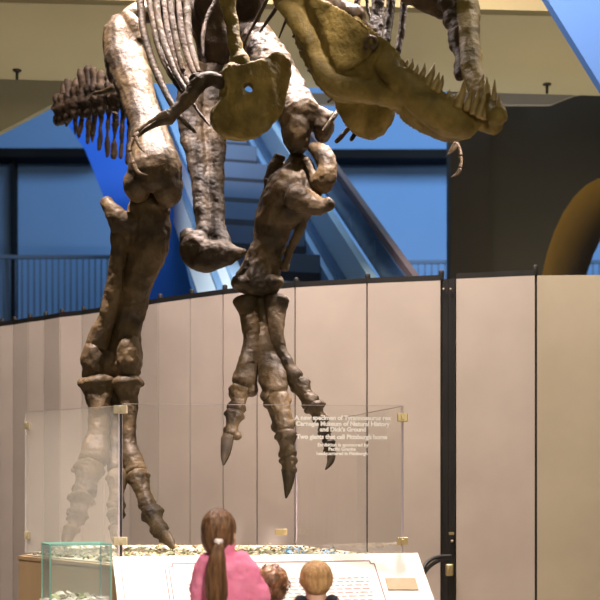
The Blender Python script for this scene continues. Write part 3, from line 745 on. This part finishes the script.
bone('claw', [[(331, 452, 7.79, 5, .8), (331, 459, 7.77, 4.0, .8), (329, 464.5, 7.75, 2.6, .8), (325.5, 469.5, 7.73, .8)]], mat='claw', amp=.001)
# ---- shoulder girdle and arm (left in the picture)
cut = bmesh.new(); ell(cut, P(248.5, 88, 6.9), (4*6.9/F, .4, 4.4*6.9/F))
cor = [(238, 66), (250, 63), (262, 59), (272, 53), (279, 53), (284, 59), (290, 63), (289, 74), (287, 88), (284, 103), (279, 117), (270, 128), (260, 136), (249, 141), (238, 141), (226, 138), (217, 131), (211, 122), (210, 114), (214, 106), (222, 98), (226, 90), (222, 80), (222, 72), (228, 66)]
bone('coracoid', [[(224, 80, 6.88, 6), (226, 92, 6.88, 5.5)], [(232, 68, 6.90, 9, .7), (238, 84, 6.88, 8, .6), (238, 105, 6.87, 6, .6)]], plates=[(cor, lambda x, y: 6.9+(x-250)*.0022+((x-250)**2+(y-95)**2)*.00002, .085, (-.35, 1, .1))], mat='bone_olive_lit', cut=cut, vox=.010, smooth=3, amp=.0045, ns=10)
bone('scapula', [[(219, -60, 7.1, 8, .5), (225, -20, 7.06, 8, .5), (228, 0, 7.03, 8, .5), (231, 18, 7.0, 7.5, .5), (234, 36, 6.97, 7, .6), (237, 52, 6.93, 8, .6), (241, 66, 6.9, 11, .5)]], mat='bone_olive_lit', amp=.005)
bone('humerus', [[(223, 83, 6.86, 6.5), (213, 79, 6.84, 7), (203, 81, 6.82, 8), (195, 88, 6.80, 8), (188, 98, 6.78, 7.5), (180, 107, 6.76, 6.5), (172, 114, 6.74, 6.5), (167, 118, 6.73, 7)]], [(198, 79, 6.82, 9, 6, .8)], amp=.004, vox=.009)
bone('ulna', [[(170, 119, 6.73, 5.5), (162, 121, 6.72, 4), (152, 126, 6.71, 2.8), (143, 131, 6.70, 2.6), (138, 134, 6.69, 3)]], amp=.002, vox=.006)
bone('radius', [[(166, 114, 6.70, 4), (158, 117, 6.69, 2.4), (148, 123, 6.68, 2.0), (140, 129, 6.67, 2.3), (137, 132, 6.67, 2.6)]], amp=.002, vox=.006)
for nm, pts in (('carpal', [(138, 134, 6.66, 3), (135, 137, 6.65, 3.2)]), ('metacarpal', [(136, 138, 6.64, 2.2), (138, 142, 6.63, 1.8)]), ('claw', [(138, 143, 6.62, 2), (141, 148, 6.61, 1.5), (144, 152, 6.6, .6)]),
        ('metacarpal', [(133, 139, 6.65, 2.4), (130, 147, 6.64, 2.2), (130, 151, 6.63, 2.4)]), ('finger_bone', [(131, 153, 6.63, 2.2), (132, 159, 6.62, 1.8), (133, 163, 6.61, 2.2)]), ('claw', [(134, 165, 6.6, 2.4), (137, 171, 6.59, 2.0), (142, 174, 6.58, 1.4), (148, 175, 6.57, .5)])):
    bone(nm, [pts], amp=.001, vox=.005, smooth=2)
# ---- other shoulder and hand (behind the jaw)
cor2 = [(338, 60), (336, 100), (338, 112), (344, 122), (352, 131), (362, 138), (372, 140), (384, 134), (391, 122), (394, 108), (398, 60), (380, 40)]
bone('coracoid', plates=[(cor2, lambda x, y: 7.15+(365-x)*.003, .09, (.35, 1, .1))], mat='bone_olive_lit', vox=.011, smooth=4, amp=.008)
bone('scapula', [[(376, -60, 7.5, 7, .5), (378, -10, 7.4, 7, .5), (376, 30, 7.28, 7, .5), (372, 60, 7.2, 9, .5)]], mat='bone_shaded', amp=.005)
bone('humerus', [[(392, 92, 7.1, 6), (404, 96, 7.0, 6), (414, 103, 6.9, 6), (424, 112, 6.8, 5.5)]], amp=.004, vox=.009)
bone('ulna', [[(424, 112, 6.78, 4.5), (438, 124, 6.7, 3), (450, 138, 6.64, 2.6), (455, 142, 6.62, 2.8)]], amp=.002, vox=.006)
for nm, pts in (('claw', [(456, 144, 6.6, 3.2), (452, 150, 6.6, 2.5), (447, 155, 6.6, .7)]), ('metacarpal', [(457, 144, 6.62, 2.4), (460, 151, 6.62, 1.9), (460, 155, 6.62, 2.3)]), ('finger_bone', [(460.5, 157.5, 6.62, 2.3), (461, 163, 6.62, 1.8), (460, 167, 6.62, 2.3)]), ('claw', [(460, 169, 6.62, 2.2), (457, 174, 6.62, 1.7), (451, 177.5, 6.62, .5)])):
    bone(nm, [pts], amp=.001, vox=.005, smooth=2)
# ---- ribs
for pts, mt in (
    ([(134, -60, 7.75, 4.5), (139, -20, 7.68, 4.5), (141, 8, 7.62, 4.2), (144, 32, 7.56, 4), (152, 60, 7.5, 4), (161, 82, 7.44, 3.8), (171, 103, 7.38, 3.4), (183, 120, 7.34, 2.8), (195, 132, 7.3, 2)], 'bone_half_shaded'),
    ([(142, -60, 7.8, 4), (148, -10, 7.66, 3.7), (153, 20, 7.58, 3.7), (159, 48, 7.52, 3.7), (170, 72, 7.46, 3.4), (180, 88, 7.42, 3), (192, 102, 7.36, 2.2), (200, 114, 7.32, 1.7), (210, 126, 7.28, 1.3)], 'bone_half_shaded'),
    ([(151, -60, 7.7, 3.8), (156, 0, 7.56, 3.8), (160, 28, 7.5, 3.8), (167, 52, 7.44, 3.8), (176, 74, 7.38, 3.4), (186, 91, 7.32, 2.6)], 'bone_half_shaded'),
    ([(158, -60, 7.85, 3.6), (163, 0, 7.68, 3.6), (168, 34, 7.6, 3.6), (176, 60, 7.55, 3.4), (186, 80, 7.5, 3), (196, 94, 7.45, 2)], 'bone_shaded'),
    ([(166, -60, 7.75, 3.6), (170, 0, 7.62, 3.6), (174, 30, 7.56, 3.4), (179, 55, 7.52, 3.2), (183, 70, 7.5, 2.6)], 'bone_half_shaded'),
    ([(174, -60, 7.9, 3.6), (178, 0, 7.72, 3.6), (181, 30, 7.65, 3.6), (187, 55, 7.6, 3.4), (196, 78, 7.54, 2.4)], 'bone_shaded'),
    ([(184, -60, 7.95, 4), (187, 0, 7.75, 4), (188, 30, 7.68, 4), (192, 52, 7.62, 3.8), (199, 72, 7.56, 2.4)], 'bone_half_shaded'),
    ([(226, -40, 8.1, 2.2), (217, -5, 8.0, 2.2), (208, 15, 7.95, 2.2), (203, 35, 7.9, 2.2), (203, 57, 7.86, 1.6)], 'bone_shaded'),
    ([(361, -60, 7.8, 3.2), (358, -10, 7.7, 3.2), (357, 12, 7.66, 3), (359, 30, 7.62, 2.4)], 'bone_shaded'),
    ([(366, -60, 7.8, 2), (367, 0, 7.7, 2), (371, 20, 7.66, 1.8), (377, 36, 7.62, 1.4)], 'bone_shaded'),
    ([(393, -60, 7.4, 4.8), (391, 0, 7.3, 4.8), (389, 20, 7.26, 4.8), (386, 42, 7.2, 4.4)], 'bone_half_shaded'),
    ([(404, -60, 7.6, 3.8), (404, 0, 7.5, 3.8), (402, 26, 7.46, 3.8), (398, 50, 7.42, 3.4), (394, 66, 7.38, 2)], 'bone_shaded'),
    ([(383, -60, 7.7, 4), (381, 0, 7.6, 4), (380, 24, 7.56, 3.8), (379, 40, 7.52, 3)], 'bone_shaded')):
    bone('rib', [pts], mat=mt, amp=.0014, vox=.009, ns=14)
for pts in ([(323, 132, 7.3, 2.4), (330, 122, 7.32, 2.6), (338, 111, 7.36, 2.6)], [(336, 142, 7.3, 2.2), (342, 136, 7.3, 2.4), (349, 128, 7.3, 2.6)], [(351, 140, 7.2, 2.0), (355, 134, 7.22, 2.4)]):
    bone('gastralium', [pts], amp=.002, vox=.008)
for pts in ([(272, -12, 7.2, 2.2), (262, 10, 7.2, 1.9), (252, 28, 7.2, 1.5), (244, 43, 7.2, .9)], [(284, -12, 7.1, 2.4), (276, 8, 7.1, 2.2), (268, 20, 7.1, 1.9), (260, 32, 7.1, 1.0)], [(291, 8, 7.1, 1.8), (286, 20, 7.1, 1.5), (279, 38, 7.1, .8)]):
    bone('cervical_rib', [pts], mat='bone_shaded', amp=.001, vox=.007)
# ---- skull and lower jaw
JD = lambda x, y: 6.62-(x-290)*.0031+(y-60)*.0008
jaw_out = [(270, -30), (277, 3), (286, 17), (294, 25), (298, 40), (303, 55), (311, 70), (320, 85), (330, 95), (342, 101), (365, 102), (390, 106), (400, 112), (408, 121), (418, 129), (430, 135), (443, 139), (456, 142), (465, 139), (473, 132), (479, 122), (476, 113), (468, 107), (455, 103), (447, 97), (435, 88), (420, 78), (408, 70), (398, 60), (391, 50), (385, 43), (377, 38), (366, 28), (357, 19), (345, 14), (330, 7), (312, 0), (300, -30)]
up_plate = [(300, -20), (316, 0), (345, 15), (357, 20), (366, 30), (370, 50), (364, 60), (346, 71), (332, 70), (326, 56), (322, 34), (310, 14)]
ja = (-.5, 1, .15)
LJ = bone('lower_jaw', [
    [(281, 6, JD(281, 6)-.03, 6), (292, 14, JD(292, 14)-.03, 9), (306, 34, JD(306, 34)-.035, 10), (316, 58, JD(316, 58)-.03, 10), (331, 80, JD(331, 80)-.025, 12), (352, 88, JD(352, 88)-.02, 12), (380, 93, JD(380, 93)-.02, 11), (400, 102, JD(400, 102)-.02, 8)],
    [(385, 60, JD(385, 60)-.03, 12), (405, 85, JD(405, 85)-.03, 14), (425, 103, JD(425, 103)-.03, 16), (446, 118, JD(446, 118)-.03, 17), (462, 124, JD(462, 124)-.03, 14), (470, 123, JD(470, 123)-.03, 9)],
    [(498, 121, 5.99, 9.5), (495, 112, 6.0, 11), (489, 102, 6.05, 9), (480, 90, 6.12, 10.5), (473, 75, 6.2, 11.5), (469, 52, 6.32, 12), (465.5, 25, 6.48, 14), (464, 0, 6.62, 15), (462, -50, 6.85, 15)],
    [(476, 122, 6.14, 6), (486, 124, 6.10, 8), (496, 126, 6.02, 9)],
  ], plates=[(jaw_out, JD, .10, ja), (up_plate, lambda x, y: JD(x, y)-.045, .09, ja)], mat='bone_olive_lit', vox=.011, smooth=3, amp=.0042, ns=9)
def arcpts(cx, cy, d, r, a0, a1, w_, n=8):
    return [(cx+r*math.cos(math.radians(a0+(a1-a0)*i/n)), cy+r*math.sin(math.radians(a0+(a1-a0)*i/n)), d, w_) for i in range(n+1)]
bone('jaw_joint', [arcpts(371, 43, JD(371, 43)-.07, 6, -170, 90, 1.8)], [(366, 47, JD(366, 47)-.07, 3.4, 3.8, 1), (372, 46, JD(372, 46)-.06, 2.6, 3, 1)], amp=.002, vox=.007)
bone('skull_roof', [[(296, -20, 6.55, 10), (312, -4, 6.52, 11), (330, 3, 6.48, 11), (346, 10, 6.42, 8.5), (358, 18, 6.38, 6)], [(352, 8, 6.45, 5), (366, 24, 6.4, 5), (374, 32, 6.37, 3.5)]], mat='bone', vox=.014, amp=.008)
bone('cranium', [[(395, -110, 6.95, 34), (440, -95, 6.75, 36), (480, -75, 6.5, 30), (512, -48, 6.2, 18)], [(440, -60, 6.8, 16), (462, -20, 6.8, 14)]], mat='bone', vox=.018, amp=.008)
bone('palate_and_shade', [[(408, -14, 6.9, 12), (424, 0, 6.88, 12), (438, 4, 6.86, 12), (450, 4, 6.82, 14), (458, -16, 6.8, 14)], [(448, 0, 6.6, 11), (456, 28, 6.45, 9), (460, 58, 6.3, 7), (461, 78, 6.22, 5)]], mat='bone_shaded', vox=.011, amp=.008)  # second dark tube paints shade on the left half of the far jaw
def tooth(bx_, by_, tx, ty, hw, d, bend=0):
    hw *= 1.5; d -= .02; tx += (tx-bx_)*.25; ty += (ty-by_)*.22
    mx, my = (bx_+tx)/2+bend, (by_+ty)/2
    bone('tooth', [[(bx_, by_+2, d, hw), ((bx_+mx)/2, (by_+my)/2, d, hw*.95), (mx, my, d-.004, hw*.75), ((mx+tx)/2, (my+ty)/2, d-.002, hw*.45), (tx, ty, d, .35)]], mat='tooth', par=LJ, amp=0)
for b_, t_, hw in (((404, 68), (407, 60), 1.6), ((409, 72), (412, 61), 1.9), ((414, 76), (417, 66), 1.9), ((420, 80), (424, 66), 2.3), ((427, 84), (433, 67), 2.8), ((433, 88), (438, 75), 2.4), ((438, 91), (442, 78), 2.2), ((447, 97), (449, 91), 1.5), ((452, 100), (454, 95), 1.4)):
    tooth(*b_, *t_, hw, JD(*b_)-.0, 1.2)
for b_, t_, hw, d, bn in (((458, 105), (463, 83), 3.2, 6.1, 1.5), ((467, 108), (470, 93), 2.6, 6.08, .8), ((473, 111), (477, 94), 2.8, 6.06, .8), ((479, 114), (484, 96), 2.6, 6.04, .8), ((484, 116), (489, 101), 2.4, 6.03, .8), ((487, 104), (487, 82), 2.8, 6.06, 0), ((493, 112), (494.5, 85), 2.6, 6.02, 0), ((499, 116), (499, 99), 2.6, 5.99, -.5), ((480, 88), (483, 76), 1.6, 6.1, 0)):
    tooth(*b_, *t_, hw, d, bn)
for px, py, qx, qy, dd in ((296, 33, 293, 37, 6.55), (303, 50, 300, 51, 6.52), (312, 66, 308, 71, 6.5), (332, 99, 328, 102, 6.45)):
    bone('mount_pin', [[(px, py, dd, 1.3), (qx, qy, dd, 1.3)]], mat='bone', amp=0, vox=.005, smooth=1)
# ---- tail, running back to the left
tails = [(138, 94, 72, 168), (131, 94, 70, 166), (124, 94, 70, 163), (117, 95, 69, 160), (110, 96, 70, 157), (103, 97, 67, 153), (96, 98, 66, 149), (90, 99, 67, 145), (84, 100, 70, 141), (77, 102, 77, 137), (70, 104, 81, 132), (64, 106, 84, 127), (59, 107, 90, 123)]
for i, (x, y, sp, cl) in enumerate(tails):
    t = i/12; d = 9.9+1.6*t
    j1 = random.uniform(-2.2, 2.2); sp += random.uniform(-3, 4); cl += random.uniform(-6, 4); y += random.uniform(-1.5, 1.5)
    v = bone('caudal_vertebra', [
        [(x, y-4, d, 5.0), (x-1+j1*.4, (y+sp)/2, d, 3.8), (x-1+j1, sp+6, d, 4.2), (x-1+j1, sp+2, d, 3.4)],
        [(x+8*(1-t), y-3, d-.10, 2.2), (x+3, y-1, d-.02, 4), (x-5, y, d, 4), (x-9+3*t, y+2, d-.06, 2.2)]],
        [(x, y+3, d, 6.5, 11-2.5*t, 1.4), (x-2, y-8, d-.03, 4.5, 6, 1.2), (x-2, y+13, d-.02, 4, 5, 1.2)], mat='bone_shaded', vox=.016, amp=.007, ns=8, smooth=1)
    bone('chevron', [[(x-1, y+10, d, 3.4), (x-2+j1*.5, (y+cl)/2+6, d, 2.4), (x-2.5+j1, cl-8, d, 2.9), (x-3+j1, cl-1, d, 1.6)]], mat='bone_shaded', vox=.014, amp=.006, par=v)
for i, pts in enumerate(([(92, 93.5, 9.9, 1.6), (102, 92, 9.8, 2.6), (112, 89, 9.7, 3.4), (116, 86, 9.7, 3.6)], [(112, 112, 9.85, 1.2), (117, 114.5, 9.8, 1.4)], [(124, 114, 9.8, 1.4), (128, 112, 9.8, 1.4)])):
    bone('transverse_process', [[(a_, b_, c_-.25, w_) for a_, b_, c_, w_ in pts]], mat='bone', amp=.004, vox=.012)
# a dark steel rod stands behind the claws and carries the standing leg
bm = bmesh.new(); a = P(120.5, 400, 8.2); w_tube(bm, [(a.x, a.y, BED+.006, .016), (a.x, a.y, 1.4, .016), (a.x, a.y, a.z, .016)]); from_bm('support_rod', bm, M['steel_black'], SK, True)
# ---------------------------------------------------------------- visitors
def child(label, X, Y, top, hw, mats, turn=0.0, lean=0.0, headh=None, hairstyle=None, arms='down'):
    """a standing child seen from behind, facing +Y; top = crown height, hw = half head width"""
    H_ = top
    t = thing('person', label, 'person', (X, Y, 0))
    hh = headh or H_*.19                                # head height
    hz = top-hh/2                                       # head centre
    neck = top-hh*.92
    sh = neck-mats.get('sho', .045)*H_/1.1
    k = H_/1.15
    hip = .47*H_; sw = mats.get('sw', .112)*k; pw = .075*k
    Rz = Matrix.Rotation(turn, 4, 'Z')
    hc = Vector((X+lean, Y, hz))
    def hp(x, y, z): return hc+(Rz @ Vector((x*hw, y*hw, z*hh/2)))
    # ---- body, one continuous skin surface
    bm = bmesh.new()
    ell(bm, hp(0, -.06, .22), (hw*.96, hw*1.16, hh*.385), (0, 0, turn))
    ell(bm, hp(0, .22, -.28), (hw*.78, hw*.90, hh*.34), (0, 0, turn))
    ell(bm, hp(0, .72, -.72), (hw*.34, hw*.30, hh*.10), (0, 0, turn))          # chin
    for s in (-1, 1):
        ell(bm, hp(.46*s, .72, -.32), (hw*.34, hw*.30, hh*.14), (0, 0, turn))  # cheeks
        ell(bm, hp(.95*s, -.02, -.14), (hw*.09, hw*.20, hh*.125), (0, .15*s, turn-.35*s))  # ears
        ell(bm, hp(1.0*s, -.10, -.10), (hw*.08, hw*.10, hh*.08), (0, .15*s, turn-.35*s))
    n0 = hp(0, 1.02, -.02); n1 = hp(0, 1.24, -.26)
    w_tube(bm, [(*n0, hw*.10), (*hp(0, 1.12, -.14), hw*.12), (*n1, hw*.17)], cap=.8)   # nose
    for s in (-1, 1):
        w_tube(bm, [(*hp(.12*s, .98, -.55), hw*.08), (*hp(.30*s, .92, -.54), hw*.06)])
    w_tube(bm, [(X+lean, Y-.008*k, hz-hh*.15, hw*.70), (X+lean*.8, Y-.012*k, neck-.02*k, hw*.64), (X+lean*.4, Y-.01*k, sh-.02*k, hw*.62)])
    w_tube(bm, [(X+lean*.3, Y, sh-.01*k, .06*k, .9), (X, Y, sh-.06*k, .095*k, .8), (X, Y, sh-.17*k, .095*k, .8), (X, Y, hip+.09*k, .09*k, .85), (X, Y, hip, .098*k, .85), (X, Y, hip-.05*k, .08*k, .9)], seg=18)
    joints = {}
    for s in (-1, 1):
        S = Vector((X+lean*.3+s*sw*.82, Y, sh-.015*k))
        if arms == 'rail' and s == 1:
            E = Vector((X+s*sw*1.5, Y+.0, sh-.185*k)); W = Vector((X+s*sw*1.25, Y+.17*k, sh-.24*k)); D = Vector((0, 1, -.1)).normalized()
        else:
            E = Vector((X+s*sw*1.14, Y+.02*k, sh-.20*k)); W = Vector((X+s*sw*1.05, Y+.12*k, sh-.33*k)); D = Vector((0, .5, -.85)).normalized()
        joints[s] = (S, E, W)
        w_tube(bm, [(*S, .040*k), (*((S+E)/2), .035*k), (*E, .030*k), (*((E+W)/2), .029*k), (*W, .021*k)])
        side = Vector((1, 0, 0)); nrm_ = side.cross(D).normalized()
        pc = W+D*.032*k
        w_tube(bm, [(*W, .020*k, .7), (*pc, .029*k, .5), (*(W+D*.06*k), .029*k, .45)], cap=.3)
        for f in range(4):
            L_ = (.038, .045, .043, .033)[f]*k; base = W+D*.058*k+side*s*(-.022+.0148*f)*-1*k
            cdir = nrm_*-1 if nrm_.z > 0 else nrm_
            p1 = base+D*L_*.5+cdir*.003*k; p2 = base+D*L_*.85+cdir*.010*k; p3 = base+D*L_+cdir*.018*k
            w_tube(bm, [(*base, .0068*k), (*p1, .0066*k), (*p2, .006*k), (*p3, .0052*k)], seg=8)
        tb = W+D*.02*k-side*s*.022*k
        w_tube(bm, [(*tb, .009*k), (*(tb+D*.022*k-side*s*.014*k), .008*k), (*(tb+D*.045*k-side*s*.016*k), .006*k)], seg=8)
        hipj = Vector((X+s*pw*.62, Y, hip-.02*k))
        w_tube(bm, [(*hipj, .068*k), (X+s*pw*.68, Y+.01*k, hip*.74, .060*k), (X+s*pw*.70, Y+.01*k, hip*.52, .046*k), (X+s*pw*.72, Y-.008*k, hip*.36, .045*k), (X+s*pw*.74, Y-.01*k, hip*.12, .030*k), (X+s*pw*.75, Y, .045*k, .032*k)])
        w_tube(bm, [(X+s*pw*.75, Y-.025*k, .034*k, .028*k, .9), (X+s*pw*.8, Y+.05*k, .03*k, .030*k, .75), (X+s*pw*.85, Y+.11*k, .026*k, .026*k, .7)])
    body = solid('body', bm, M['skin'], t, .0055, 3, .0006, 20, 0)
    # eyes and mouth
    for s in (-1, 1):
        bm = bmesh.new(); ell(bm, hp(.36*s, .93, 0), (hw*.14, hw*.12, hh*.045), (0, 0, turn)); from_bm('eye', bm, M['eye'], t, True)
    bm = bmesh.new(); w_tube(bm, [(*hp(-.26, 1.0, -.555), hw*.035), (*hp(0, 1.08, -.56), hw*.06), (*hp(.26, 1.0, -.555), hw*.035)]); from_bm('mouth', bm, M['lips'], t, True)
    # ---- clothes
    cn = mats['top_name']
    bm = bmesh.new()
    w_tube(bm, [(X+lean*.35, Y-.004, sh+.012*k, .050*k, .95), (X+lean*.25, Y, sh-.02*k, .088*k, .86), (X, Y, sh-.06*k, .113*k, .84), (X, Y, sh-.17*k, .116*k, .84), (X, Y, hip+.08*k, .114*k, .88), (X, Y, hip-.03*k, .118*k, .9)], seg=20, cap=.25)
    for s in (-1, 1):
        S, E, W = joints[s]; fat = mats.get('sleeve', 1)
        w_tube(bm, [(*(S+Vector((-s*.02*k, 0, -.004))), .056*k), (*((S*.6+E*.4)), .053*k*fat), (*E, .049*k*fat), (*((E+W)/2), .044*k*fat), (*(E*.12+W*.88), .034*k*fat)])
    if mats.get('collar'):
        S, E, W = joints[1]
        for f, rr in ((.28, .060), (.62, .058), (.95, .056)):
            c_ = S*(1-f)+E*f; ell(bm, c_+Vector((.004, -.006, 0)), (rr*k, rr*k, .020*k), (.3, .9, 0))
        w_tube(bm, [(X+lean*.7, Y-.008*k, sh-.02*k, .066*k, 1), (X+lean*.75, Y-.008*k, sh+.02*k, .060*k, 1), (X+lean*.8, Y-.006*k, sh+.056*k, .064*k, 1)], seg=18, cap=.1)
    else:
        w_tube(bm, [(X+lean*.6, Y-.008*k, sh-.02*k, .062*k, 1), (X+lean*.7, Y-.008*k, sh+.012*k, .047*k, 1)], seg=18, cap=.1)
    solid(cn, bm, M[mats['top']], t, .007, 2, .008*k, 17, .0012)
    bm = bmesh.new()
    w_tube(bm, [(X, Y, hip+.03*k, .108*k, .86), (X, Y, hip-.02*k, .110*k, .9), (X, Y, hip-.06*k, .098*k, .9)], seg=18, cap=.2)
    for s in (-1, 1):
        w_tube(bm, [(X+s*pw*.62, Y, hip-.02*k, .078*k), (X+s*pw*.68, Y+.01*k, hip*.74, .071*k), (X+s*pw*.72, Y+.01*k, hip*.5, .058*k), (X+s*pw*.75, Y-.006*k, hip*.3, .056*k), (X+s*pw*.77, Y-.006*k, .075*k, .050*k)], cap=.15)
    solid('trousers', bm, M[mats['legs']], t, .008, 2, .004*k, 18, .001)
    for s in (-1, 1):
        bm = bmesh.new()
        w_tube(bm, [(X+s*pw*.75, Y-.034*k, .036*k, .036*k, .95), (X+s*pw*.8, Y+.045*k, .034*k, .038*k, .85), (X+s*pw*.85, Y+.125*k, .030*k, .034*k, .8)], seg=14)
        w_tube(bm, [(X+s*pw*.76, Y-.016*k, .04*k, .036*k), (X+s*pw*.76, Y-.012*k, .085*k, .038*k)], cap=.1)
        me = remesh(bm, .006, 3, 0)
        for v in me.vertices: v.co.z = max(v.co.z, 0.0)
        me.name = 'shoe'; link('shoe', me, t, [M['shoe']])
    return t, hp, hc, Rz, hw, hh, k, sh

def hairshell(hp, hw, hh, turn, low, side_low, thick=1.12):
    """hair volume over the crown and back of the head, leaving the face free"""
    bm = bmesh.new()
    ell(bm, hp(0, -.10, .24), (hw*1.06*thick/1.12, hw*1.24*thick/1.12, hh*.40*thick/1.12), (0, 0, turn))
    ell(bm, hp(0, -.46, -.02+low*.5), (hw*.92*thick/1.12, hw*.82*thick/1.12, hh*.40), (0, 0, turn))
    for s in (-1, 1):
        ell(bm, hp(.72*s, -.18, side_low), (hw*.34, hw*.52, hh*.26), (0, 0, turn))
    return bm
def groove(me, hc, Rz, amp, freq, up=0):
    """comb grooves running along the hair"""
    inv = Rz.inverted()
    nr = [v.normal.copy() for v in me.vertices]
    for v, n in zip(me.vertices, nr):
        q = inv @ (v.co-hc)
        a = math.atan2(q.x, -q.y+.001)+noise.noise(q*9)*.35
        v.co += n*(noise.noise(Vector((a*freq, q.z*6, 1.3)))*amp+noise.noise(Vector((a*freq*2.7, q.z*9, 4)))*amp*.5)

# girl in the pink fleece
gt, ghp, ghc, gR, ghw, ghh, gk, gsh = child('girl in pink fleece with a long brown ponytail, standing before the sign', -.328, 5.30, 1.160, .073,
    dict(top='pink', top_name='fleece_jacket', legs='denim', collar=True, sleeve=1.12, sw=.093, sho=.004), turn=-.35, headh=.225, arms='rail', lean=-.029)
bm = hairshell(ghp, ghw, ghh, -.35, -.1, -.05, 1.12)
me = remesh(bm, .006, 5, 0); groove(me, ghc, gR, .003, 9); me.name = 'hair'
link('hair', me, gt, [M['hair_brown']])
tie = Vector((-.352, 5.185, 1.018))
bm = bmesh.new()
w_tube(bm, [(tie.x-.009, tie.y+.02, tie.z+.003, .013), (tie.x, tie.y-.012, tie.z, .014), (tie.x+.008, tie.y+.02, tie.z+.002, .013)])
from_bm('hair_tie', bm, M['hair_tie'], gt, True)
bm = bmesh.new()
w_tube(bm, [(tie.x, tie.y+.02, tie.z+.0, .020, .9), (tie.x-.0, tie.y-.004, tie.z-.015, .021, .9), (tie.x-.004, tie.y-.010, tie.z-.06, .034, .8), (tie.x-.010, tie.y-.006, tie.z-.13, .045, .6), (tie.x-.010, tie.y-.002, tie.z-.20, .048, .5), (tie.x-.006, tie.y, tie.z-.27, .040, .5), (tie.x-.004, tie.y+.002, tie.z-.33, .016, .5)], seg=22, sub=5)
me = remesh(bm, .005, 2, 0)
nr = [v.normal.copy() for v in me.vertices]
for v, n in zip(me.vertices, nr):
    q = v.co-tie
    v.co += n*(noise.noise(Vector((q.x*110, q.y*110, q.z*7)))*.0055+noise.noise(Vector((q.x*260, q.y*260, q.z*10)))*.002)
me.name = 'ponytail'; link('ponytail', me, gt, [M['hair_brown']])
bm = bmesh.new()                                       # loose strands
for i in range(26):
    a = random.uniform(-1, 1); z0 = random.uniform(-.02, .02)
    p0 = tie+Vector((a*.014, -.018, -.02)); 
    pts = [(*p0, .0016)]
    for j in range(1, 6):
        f = j/5; wd = .030*f**.5+.014*(1-f)
        pts.append((tie.x-.008*f+a*wd*1.25*(1 if f < .8 else .8), tie.y-.028+.006*f, tie.z-.02-.30*f*random.uniform(.93, 1.0), .0014))
    w_tube(bm, pts, seg=5, sub=2)
from_bm('loose_strands', bm, M['hair_brown'], gt, True)

# boy with short sandy hair
bt, bhp, bhc, bR, bhw, bhh, bk, bsh = child('small boy with short sandy hair and dark shirt, standing right of the girl', .072, 5.40, .932, .0725,
    dict(top='navy', top_name='shirt', legs='grey_cloth', collar=False, sho=.02), turn=.10, headh=.172)
bm = hairshell(bhp, bhw, bhh, .10, -.16, .02, 1.05)
ell(bm, bhp(0, -.34, -.28), (bhw*.90, bhw*.74, bhh*.30), (0, 0, .10))
me = remesh(bm, .005, 4, .0012, 60, .0008); groove(me, bhc, bR, .0005, 14); me.name = 'hair'
link('hair', me, bt, [M['hair_blond']])
# curly-haired child
ct, chp, chc, cR, chw, chh, ck, csh = child('small child with curly brown hair between the girl and the boy', -.134, 5.68, .886, .070,
    dict(top='grey_cloth', top_name='shirt', legs='denim', collar=False), turn=-.2, headh=.175)
bm = hairshell(chp, chw, chh, -.2, -.3, -.25, 1.2)
me = remesh(bm, .006, 3, .006, 40, .003); me.name = 'hair'
hb = link('hair', me, ct, [M['hair_curly']])
bm = bmesh.new()
for i in range(260):                                   # springy curls over the hair volume
    u = random.uniform(0, 2*math.pi); v = random.uniform(-1.0, 1.0)
    d3 = Vector((math.cos(u)*math.sqrt(1-v*v), math.sin(u)*math.sqrt(1-v*v), v))
    if d3.y > .35: continue
    c = chc+cR.to_3x3() @ Vector((d3.x*chw*1.16, d3.y*chw*1.25-.012, d3.z*chh*.47+.008))
    ax = Vector((d3.x*.5, d3.y*.5, -.8)).normalized(); s1 = ax.cross(d3); s1 = s1.normalized() if s1.length > .05 else Vector((1, 0, 0)); s2 = ax.cross(s1)
    ph = random.uniform(0, 6.28); R_ = random.uniform(.005, .0085)
    pts = []
    for j in range(9):
        a = ph+j*.95; q = c+ax*(j*.0042-.015)+s1*R_*math.cos(a)+s2*R_*math.sin(a)
        pts.append((*q, .0019))
    w_tube(bm, pts, seg=5, sub=1)
from_bm('curls', bm, M['hair_curly'], ct, True)
